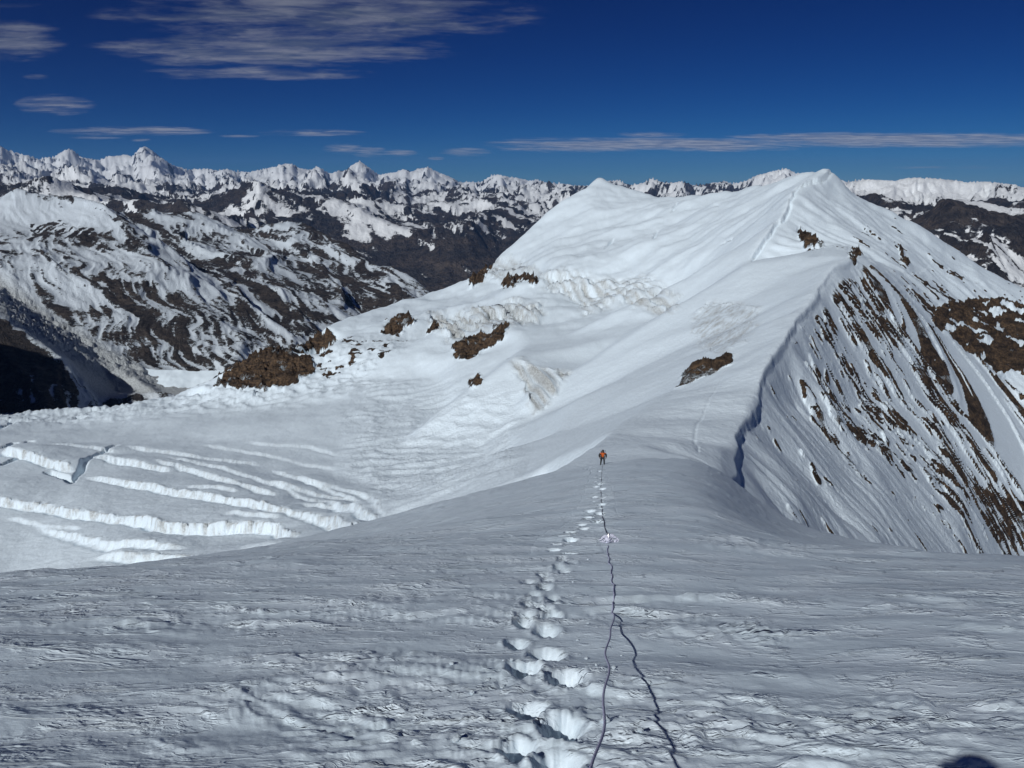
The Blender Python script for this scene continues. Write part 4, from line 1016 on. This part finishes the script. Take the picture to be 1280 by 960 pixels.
def ball(name, c, rad, mat, parent=None, bump=0.0, seed=0, cut=None):
    bm = bmesh.new(); bmesh.ops.create_icosphere(bm, subdivisions=3, radius=1.0)
    rnd = random.Random(seed); off = Vector((rnd.random() * 9, rnd.random() * 9, rnd.random() * 9))
    from mathutils import noise as mn
    for v in bm.verts:
        k = 1 + (bump * mn.noise(v.co * 1.6 + off) + bump * .5 * mn.noise(v.co * 4 + off) if bump else 0)
        v.co = Vector((v.co.x * rad[0] * k, v.co.y * rad[1] * k, v.co.z * rad[2] * k))
        if cut is not None and v.co.z < cut: v.co.z = cut + (v.co.z - cut) * .1
        v.co += Vector(c)
    return link_bm(name, bm, mat, parent)

def block(name, c, dim, mat, parent=None, bev=.03, rot=None, taper=1.0):
    bm = bmesh.new(); bmesh.ops.create_cube(bm, size=1.0)
    for v in bm.verts:
        k = taper if v.co.z > 0 else 1.0
        v.co = Vector((v.co.x * dim[0] * k, v.co.y * dim[1] * k, v.co.z * dim[2]))
    if bev: bmesh.ops.bevel(bm, geom=bm.edges[:], offset=bev, segments=3, affect='EDGES')
    m = Matrix.Translation(Vector(c)) @ (rot or Matrix.Identity(4)); bm.transform(m)
    return link_bm(name, bm, mat, parent)

M_skin = simple_mat('skin', (.42, .25, .17), .5)
M_orange = simple_mat('orange shell fabric', (.62, .12, .015), .55, nscale=14, var=.15, bump=.01)
M_black = simple_mat('dark fabric', (.014, .015, .018), .65, nscale=18, var=.3, bump=.008)
M_grey = simple_mat('grey fabric', (.07, .075, .085), .6, nscale=18, var=.2)
M_helm = simple_mat('helmet shell', (.02, .022, .03), .3)
M_lens = simple_mat('goggle lens', (.10, .06, .03), .12, .8)
M_metal = simple_mat('metal', (.45, .46, .48), .3, .5, metal=1.0)
M_rope = simple_mat('violet grey rope', (.36, .37, .52), .7, .2, nscale=260, var=.45, bump=.002)
M_rope2 = simple_mat('dark grey rope', (.10, .105, .15), .7, .2, nscale=260, var=.4)
M_coil = simple_mat('pale blue rope', (.58, .60, .72), .65, .2, nscale=200, var=.3)
M_crumb = simple_mat('loose snow', (.66, .765, .85), .6, .2, nscale=30, var=.05, bump=.01)
M_boot = simple_mat('boot', (.02, .02, .022), .45)

def figure(root, J, jacket, jacket2, pants, shells=True):
    """J: joint positions in the figure's own space"""
    g = lambda n: Vector(J[n])
    names = ['pelvis', 'waist', 'chest', 'neck', 'head0', 'head1', 'hipL', 'kneeL', 'ankL', 'toeL', 'hipR', 'kneeR', 'ankR', 'toeR', 'shL', 'elL', 'wrL', 'palL', 'shR', 'elR', 'wrR', 'palR']
    R = dict(pelvis=.13, waist=.12, chest=.135, neck=.058, head0=.078, head1=.088, hipL=.095, kneeL=.058, ankL=.042, toeL=.036, hipR=.095, kneeR=.058, ankR=.042, toeR=.036,
             shL=.062, elL=.046, wrL=.030, palL=.034, shR=.062, elR=.046, wrR=.030, palR=.034)
    E = [('pelvis', 'waist'), ('waist', 'chest'), ('chest', 'neck'), ('neck', 'head0'), ('head0', 'head1'), ('pelvis', 'hipL'), ('hipL', 'kneeL'), ('kneeL', 'ankL'), ('ankL', 'toeL'),
         ('pelvis', 'hipR'), ('hipR', 'kneeR'), ('kneeR', 'ankR'), ('ankR', 'toeR'), ('chest', 'shL'), ('shL', 'elL'), ('elL', 'wrL'), ('wrL', 'palL'), ('chest', 'shR'), ('shR', 'elR'), ('elR', 'wrR'), ('wrR', 'palR')]
    V = [J[n] for n in names]; ix = {n: i for i, n in enumerate(names)}
    body = skin_mesh('body', V, [(ix[a], ix[b]) for a, b in E], [R[n] for n in names], M_skin, root)
    # face
    f = (g('head1') + g('head0')) * .5; fw = Vector(J['face']).normalized(); sd = Vector((0, 0, 1)).cross(fw).normalized()
    ball('nose', f + fw * .092, (.014, .018, .024), M_skin, body)
    for k in (-1, 1): ball('ear', f + sd * k * .083, (.012, .02, .03), M_skin, body)
    ball('mouth', f + fw * .080 - Vector((0, 0, .045)), (.024, .010, .008), simple_mat('lips', (.35, .14, .11)), body)
    # hands: four bent fingers and a thumb each, in gloves
    for sfx in ('L', 'R'):
        w_, p_ = g('wr' + sfx), g('pal' + sfx); d = (p_ - w_).normalized(); cr = Vector(J.get('across' + sfx, (1, 0, 0))).normalized(); cl = Vector(J.get('curl' + sfx, (0, 0, -1))).normalized()
        vs = [w_, w_ + d * .05, w_ + d * .09]; ed = [(0, 1), (1, 2)]; rr = [.034, .038, .036]
        gl = skin_mesh('glove', vs, ed, rr, M_black, root, 1)
        for i, (o_, L_) in enumerate(((-.033, .070), (-.011, .080), (.011, .076), (.033, .060))):
            b0 = w_ + d * .085 + cr * o_; b1 = b0 + d * L_ * .45 + cl * .012; b2 = b1 + d * L_ * .25 + cl * .03; b3 = b2 - d * .005 + cl * .025
            skin_mesh('finger', [b0, b1, b2, b3], [(0, 1), (1, 2), (2, 3)], [.013, .012, .011, .009], M_black, gl, 1)
        b0 = w_ + d * .03 + cr * -.035 * J.get('thumb' + sfx, 1); b1 = b0 + d * .035 - cr * .022 * J.get('thumb' + sfx, 1); b2 = b1 + d * .03 + cl * .015
        skin_mesh('thumb', [b0, b1, b2], [(0, 1), (1, 2)], [.016, .014, .011], M_black, gl, 1)
    # clothing follows the body
    nt = ['pelvis', 'waist', 'chest', 'neck', 'shL', 'elL', 'wrL', 'shR', 'elR', 'wrR']; it = {n: i for i, n in enumerate(nt)}
    skin_mesh('jacket', [J[n] for n in nt], [(it[a], it[b]) for a, b in E if a in it and b in it], [.175, .165, .185, .075, .095, .070, .050, .095, .070, .050], jacket, root)
    if jacket2:
        for sfx in ('L', 'R'):
            a = g('sh' + sfx); b = g('el' + sfx); c = g('wr' + sfx)
            skin_mesh('sleeve', [a, a.lerp(b, .5), b, c], [(0, 1), (1, 2), (2, 3)], [.120, .108, .098, .066], jacket2, root)
    nl = ['pelvis', 'hipL', 'kneeL', 'ankL', 'hipR', 'kneeR', 'ankR']; il = {n: i for i, n in enumerate(nl)}
    skin_mesh('trousers', [J[n] for n in nl], [(il[a], il[b]) for a, b in E if a in il and b in il], [.155, .115, .080, .068, .115, .080, .068], pants, root)
    for sfx in ('L', 'R'):
        a = g('ank' + sfx); t = g('toe' + sfx)
        bt = skin_mesh('boot', [a + Vector((0, 0, .12)), a, a + (t - a) * .6 + Vector((0, 0, -.012)), t], [(0, 1), (1, 2), (2, 3)], [.065, .066, .056, .046], M_boot, root, 1)
    # helmet and goggles
    h = g('head1')
    hm = ball('helmet', h + Vector((0, 0, .035)) - fw * .01, (.125, .14, .105), M_helm, root, cut=-.045)
    ball('goggles', f + fw * .068 + Vector((0, 0, .025)), (.075, .05, .036), M_lens, root)
    ball('face_cover', f + fw * .045 - Vector((0, 0, .055)), (.072, .06, .05), M_black, root)
    # pack
    c = g('chest'); p = g('pelvis'); m_ = c.lerp(p, .35) - fw * .24; m_.z = c.lerp(p, .32).z
    pk = block('backpack', m_, (.33, .22, .56), M_black, root, .06, taper=.86)
    ball('pack_lid', m_ + Vector((0, 0, .30)), (.17, .13, .08), M_grey, root)
    for k in (-1, 1):
        a = c + sd * k * .12
        tube('strap', [a - fw * .16 + Vector((0, 0, .12)), a + Vector((0, 0, .19)), a + fw * .17 + Vector((0, 0, .06)), a + fw * .175 - Vector((0, 0, .12)), a * 1 - Vector((0, 0, .28)) + fw * .08], .018, M_black, root)

# --- the climber coming up the steps
cx, cy = hit(near_base, 753, 580, 40, 83.5)
cz = float(near_full(np.array([cx]), np.array([cy]))[0])
PERS = empty('person', (cx, cy, cz - .04), math.radians(0), label='climber in an orange jacket and dark trousers standing on the ridge brow', cat='person')
PERS.scale = (1.22, 1.12, 1.08)
J = dict(pelvis=(0, 0, .94), waist=(0, -.03, 1.10), chest=(0, -.07, 1.32), neck=(0, -.10, 1.48), head0=(0, -.13, 1.56), head1=(0, -.13, 1.66), face=(0, -1, -.1),
         hipL=(-.10, 0, .88), kneeL=(-.15, -.10, .50), ankL=(-.17, .0, .10), toeL=(-.19, -.19, .045), hipR=(.10, 0, .88), kneeR=(.16, -.02, .50), ankR=(.18, .10, .08), toeR=(.20, -.08, .03),
         shL=(-.20, -.07, 1.40), elL=(-.33, -.06, 1.14), wrL=(-.29, -.20, .95), palL=(-.28, -.24, .91), shR=(.20, -.07, 1.40), elR=(.33, -.05, 1.14), wrR=(.30, -.18, .93), palR=(.29, -.22, .88),
         acrossL=(0, 1, .6), acrossR=(0, 1, .6), curlL=(.8, 0, -.4), curlR=(-.8, 0, -.4))
figure(PERS, J, M_orange, M_black, M_black)
def at_fig(p): return Vector((cx, cy, cz - .04)) + Vector(p)
ax = empty('ice_axe', at_fig((-.22, .05, 1.2)), label='ice axe sticking up behind the climber, over the left of the pack', cat='ice axe')
tube('shaft', [(0, .15, -.05), (-.03, .14, .72)], .014, M_metal, ax); tube('pick', [(-.14, .14, .68), (-.03, .14, .74), (.09, .14, .73)], [.006, .016, .012], M_metal, ax)
pl = empty('trekking_pole', at_fig((.26, .12, 1.1)), label='folded trekking pole on the right of the climber', cat='trekking pole')
tube('shaft', [(-.02, .1, -.1), (.06, .1, .58)], .013, M_black, pl); ball('grip', (.065, .1, .62), (.025, .025, .06), M_black, pl)

# --- the photographer (behind the camera; the head's shade falls low on the right)
py0 = -.34; gz = float(near_base(np.array([-.05]), np.array([py0]))[0])
PH = empty('person', (-.05, py0, gz), 0, label='photographer holding up a phone, seen only as a head shaped shadow at the lower right', cat='person')
H = -gz + .14
J = dict(pelvis=(0, -.02, H - .78), waist=(0, -.02, H - .62), chest=(0, -.01, H - .42), neck=(0, .02, H - .24), head0=(0, .05, H - .14), head1=(0, .05, H - .03), face=(0, 1, -.15),
         hipL=(-.10, -.02, H - .84), kneeL=(-.13, .06, .46), ankL=(-.14, .02, .10), toeL=(-.15, .22, .02), hipR=(.10, -.02, H - .84), kneeR=(.13, .04, .46), ankR=(.15, -.06, .12), toeR=(.17, .14, .05),
         shL=(-.19, .0, H - .33), elL=(-.27, .10, H - .52), wrL=(-.10, .20, H - .33), palL=(-.07, .25, H - .27), shR=(.19, .0, H - .33), elR=(.30, .10, H - .52), wrR=(.20, .20, H - .33), palR=(.17, .25, H - .27),
         acrossL=(0, .3, 1), acrossR=(0, .3, 1), curlL=(.7, .1, 0), curlR=(-.7, .1, 0))
figure(PH, J, M_grey, None, M_black)
phn = empty('phone', (0, -.035, -.01), label='phone held up by the photographer just behind the view point', cat='phone')
block('phone_case', (0, 0, 0), (.155, .009, .075), M_black, phn, .003)
block('screen', (0, -.0062, 0), (.146, .002, .068), M_lens, phn, .0006)

# --- ropes
def gz_at(x, y): return float(near_full(np.array([float(x)]), np.array([float(y)]))[0])
rnd = random.Random(4)
ax0 = hit(near_base, 760, 681, 4, 60)
def rope_pts(pix, ya, yb, step, lift, amp):
    """follow the ground under the given marks of the photograph"""
    g = [hit(near_base, u, v, 3, 90) for u, v in pix]; out = []
    for (x0, y0), (x1, y1) in zip(g[:-1], g[1:]):
        n_ = max(2, int(math.hypot(x1 - x0, y1 - y0) / step))
        for i in range(n_): out.append((x0 + (x1 - x0) * i / n_, y0 + (y1 - y0) * i / n_))
    out.append(g[-1]); xs = np.array([p[0] for p in out]); ys = np.array([p[1] for p in out])
    xs = xs + amp * perlin(ys / .45, ys * 0, 201) + amp * .6 * perlin(ys / .17, ys * 0, 202)
    zs = near_full(xs, ys) + lift
    return list(zip(xs, ys, zs))
lay = rope_pts([(759, 686), (763, 710), (768, 735), (766, 752), (765, 768)], 4, 60, .05, .010, .020)
P0 = Vector(lay[-1]); P1 = Vector((.324, 2.51, -2.20)); P2 = Vector((.12, .05, -.98 + .1))
air = []
for i in range(1, 90):
    t = i / 89 * 1.9
    a = P0.lerp(P1, min(t, 1)) if t <= 1 else P1.lerp(P2, (t - 1) / .9)
    sag = .03 * math.sin(math.pi * min(t, 1)) if t <= 1 else 0
    k = .014 * min(1, t * 2) if t < 1 else .014
    if t <= .25: a.z = max(a.z, gz_at(a.x, a.y) + .02 + .1 * t)
    air.append(a + Vector((k * math.sin(t * 23) + .012 * math.sin(t * 9.1 + 1), 0, sag + k * .7 * math.cos(t * 19))))
path = [Vector(p) for p in lay] + air
# resample and twist into three strands
def resample(pts, step):
    out = [pts[0]]; acc = 0
    for a, b in zip(pts[:-1], pts[1:]):
        L_ = (b - a).length; d = step - acc
        while d <= L_: out.append(a.lerp(b, d / L_)); d += step
        acc = (acc + L_) % step
    return out
path = resample(path, .012)
rope = empty('rope', path[0], label='violet grey rope rising from the snow towards the photographer', cat='rope')
for k in range(3):
    pts_ = []
    for i, p in enumerate(path):
        th = i * .012 / .05 * 2 * math.pi + k * 2 * math.pi / 3
        pts_.append(p - path[0] + Vector((math.cos(th), 0, math.sin(th))) * .0036)
    tube('strand', pts_, .0040, M_rope, rope, sides=5)
far_rope = rope_pts([(759, 672), (756, 660), (753, 645), (752, 632), (751, 620), (751, 608), (752, 596), (753, 584)], 6, 84, .25, .012, .02)
o = tube('rope', far_rope, .009, M_rope2, None, 5)
setp(o, 'thin dark rope lying on the snow from the rope bundle down to the climber', 'rope')
# bundle of rope at the anchor
bx, by = ax0; bz = gz_at(bx, by)
BD = empty('rope_bundle', (bx, by, bz), label='tangled pale rope bundle at the snow anchor halfway down the slope', cat='rope bundle'); BD.scale = (1.2, 1.2, 1.2)
for k in range(9):
    rx = .052 + .045 * rnd.random(); rz_ = .035 + .04 * rnd.random(); a0 = rnd.uniform(-.9, .9); tl = rnd.uniform(-.5, .5); ox = rnd.uniform(-.06, .06)
    ln = []
    for i in range(25):
        th = i / 24 * 2 * math.pi
        q_ = Vector((rx * math.cos(th), .02 * math.sin(2 * th + k), rz_ * math.sin(th) + rz_ * .8))
        q_.rotate(Matrix.Rotation(a0, 3, 'Z')); q_.rotate(Matrix.Rotation(tl * .6, 3, 'Y')); ln.append(q_ + Vector((ox, .02 * rnd.random(), 0)))
    tube('loop', ln, .0075, M_coil, BD, 6, False)
ball('knot', (0, 0, .045), (.045, .04, .04), M_coil, BD, .35, 5)
tube('snow_picket', [(.02, .03, -.25), (.0, .0, .14)], .014, M_metal, BD, 6)

# --- crumbs of snow kicked out of the steps
crumb_me = []
for sdx in range(4):
    o = ball('snow_lump', (0, 0, 0), (1, .8, .65), M_crumb, None, .55, sdx + 20); crumb_me.append(o.data); bpy.data.objects.remove(o)
cr_pix = [(571, 930), (565, 838), (630, 833), (735, 700), (716, 725), (733, 822), (745, 835), (777, 818), (811, 862), (590, 868), (756, 912), (793, 945), (625, 905), (800, 925),
          (603, 800), (610, 852), (640, 832), (722, 800), (735, 780), (628, 858), (767, 842), (776, 905)]
for i, (u, v) in enumerate(cr_pix):
    x_, y_ = hit(near_base, u, v, 2.5, 60); k = rnd.uniform(.008, .02) * (1.5 if i % 5 == 0 else 1)
    o = bpy.data.objects.new('snow_lump', crumb_me[i % 4]); scene.collection.objects.link(o)
    o.location = (x_, y_, gz_at(x_, y_) + k * .35); o.scale = (k, k, k); o.rotation_euler = (0, 0, rnd.random() * 6)
    setp(o, 'small crumb of loose snow lying beside the boot steps', 'snow lump', group='loose snow crumbs beside the steps')
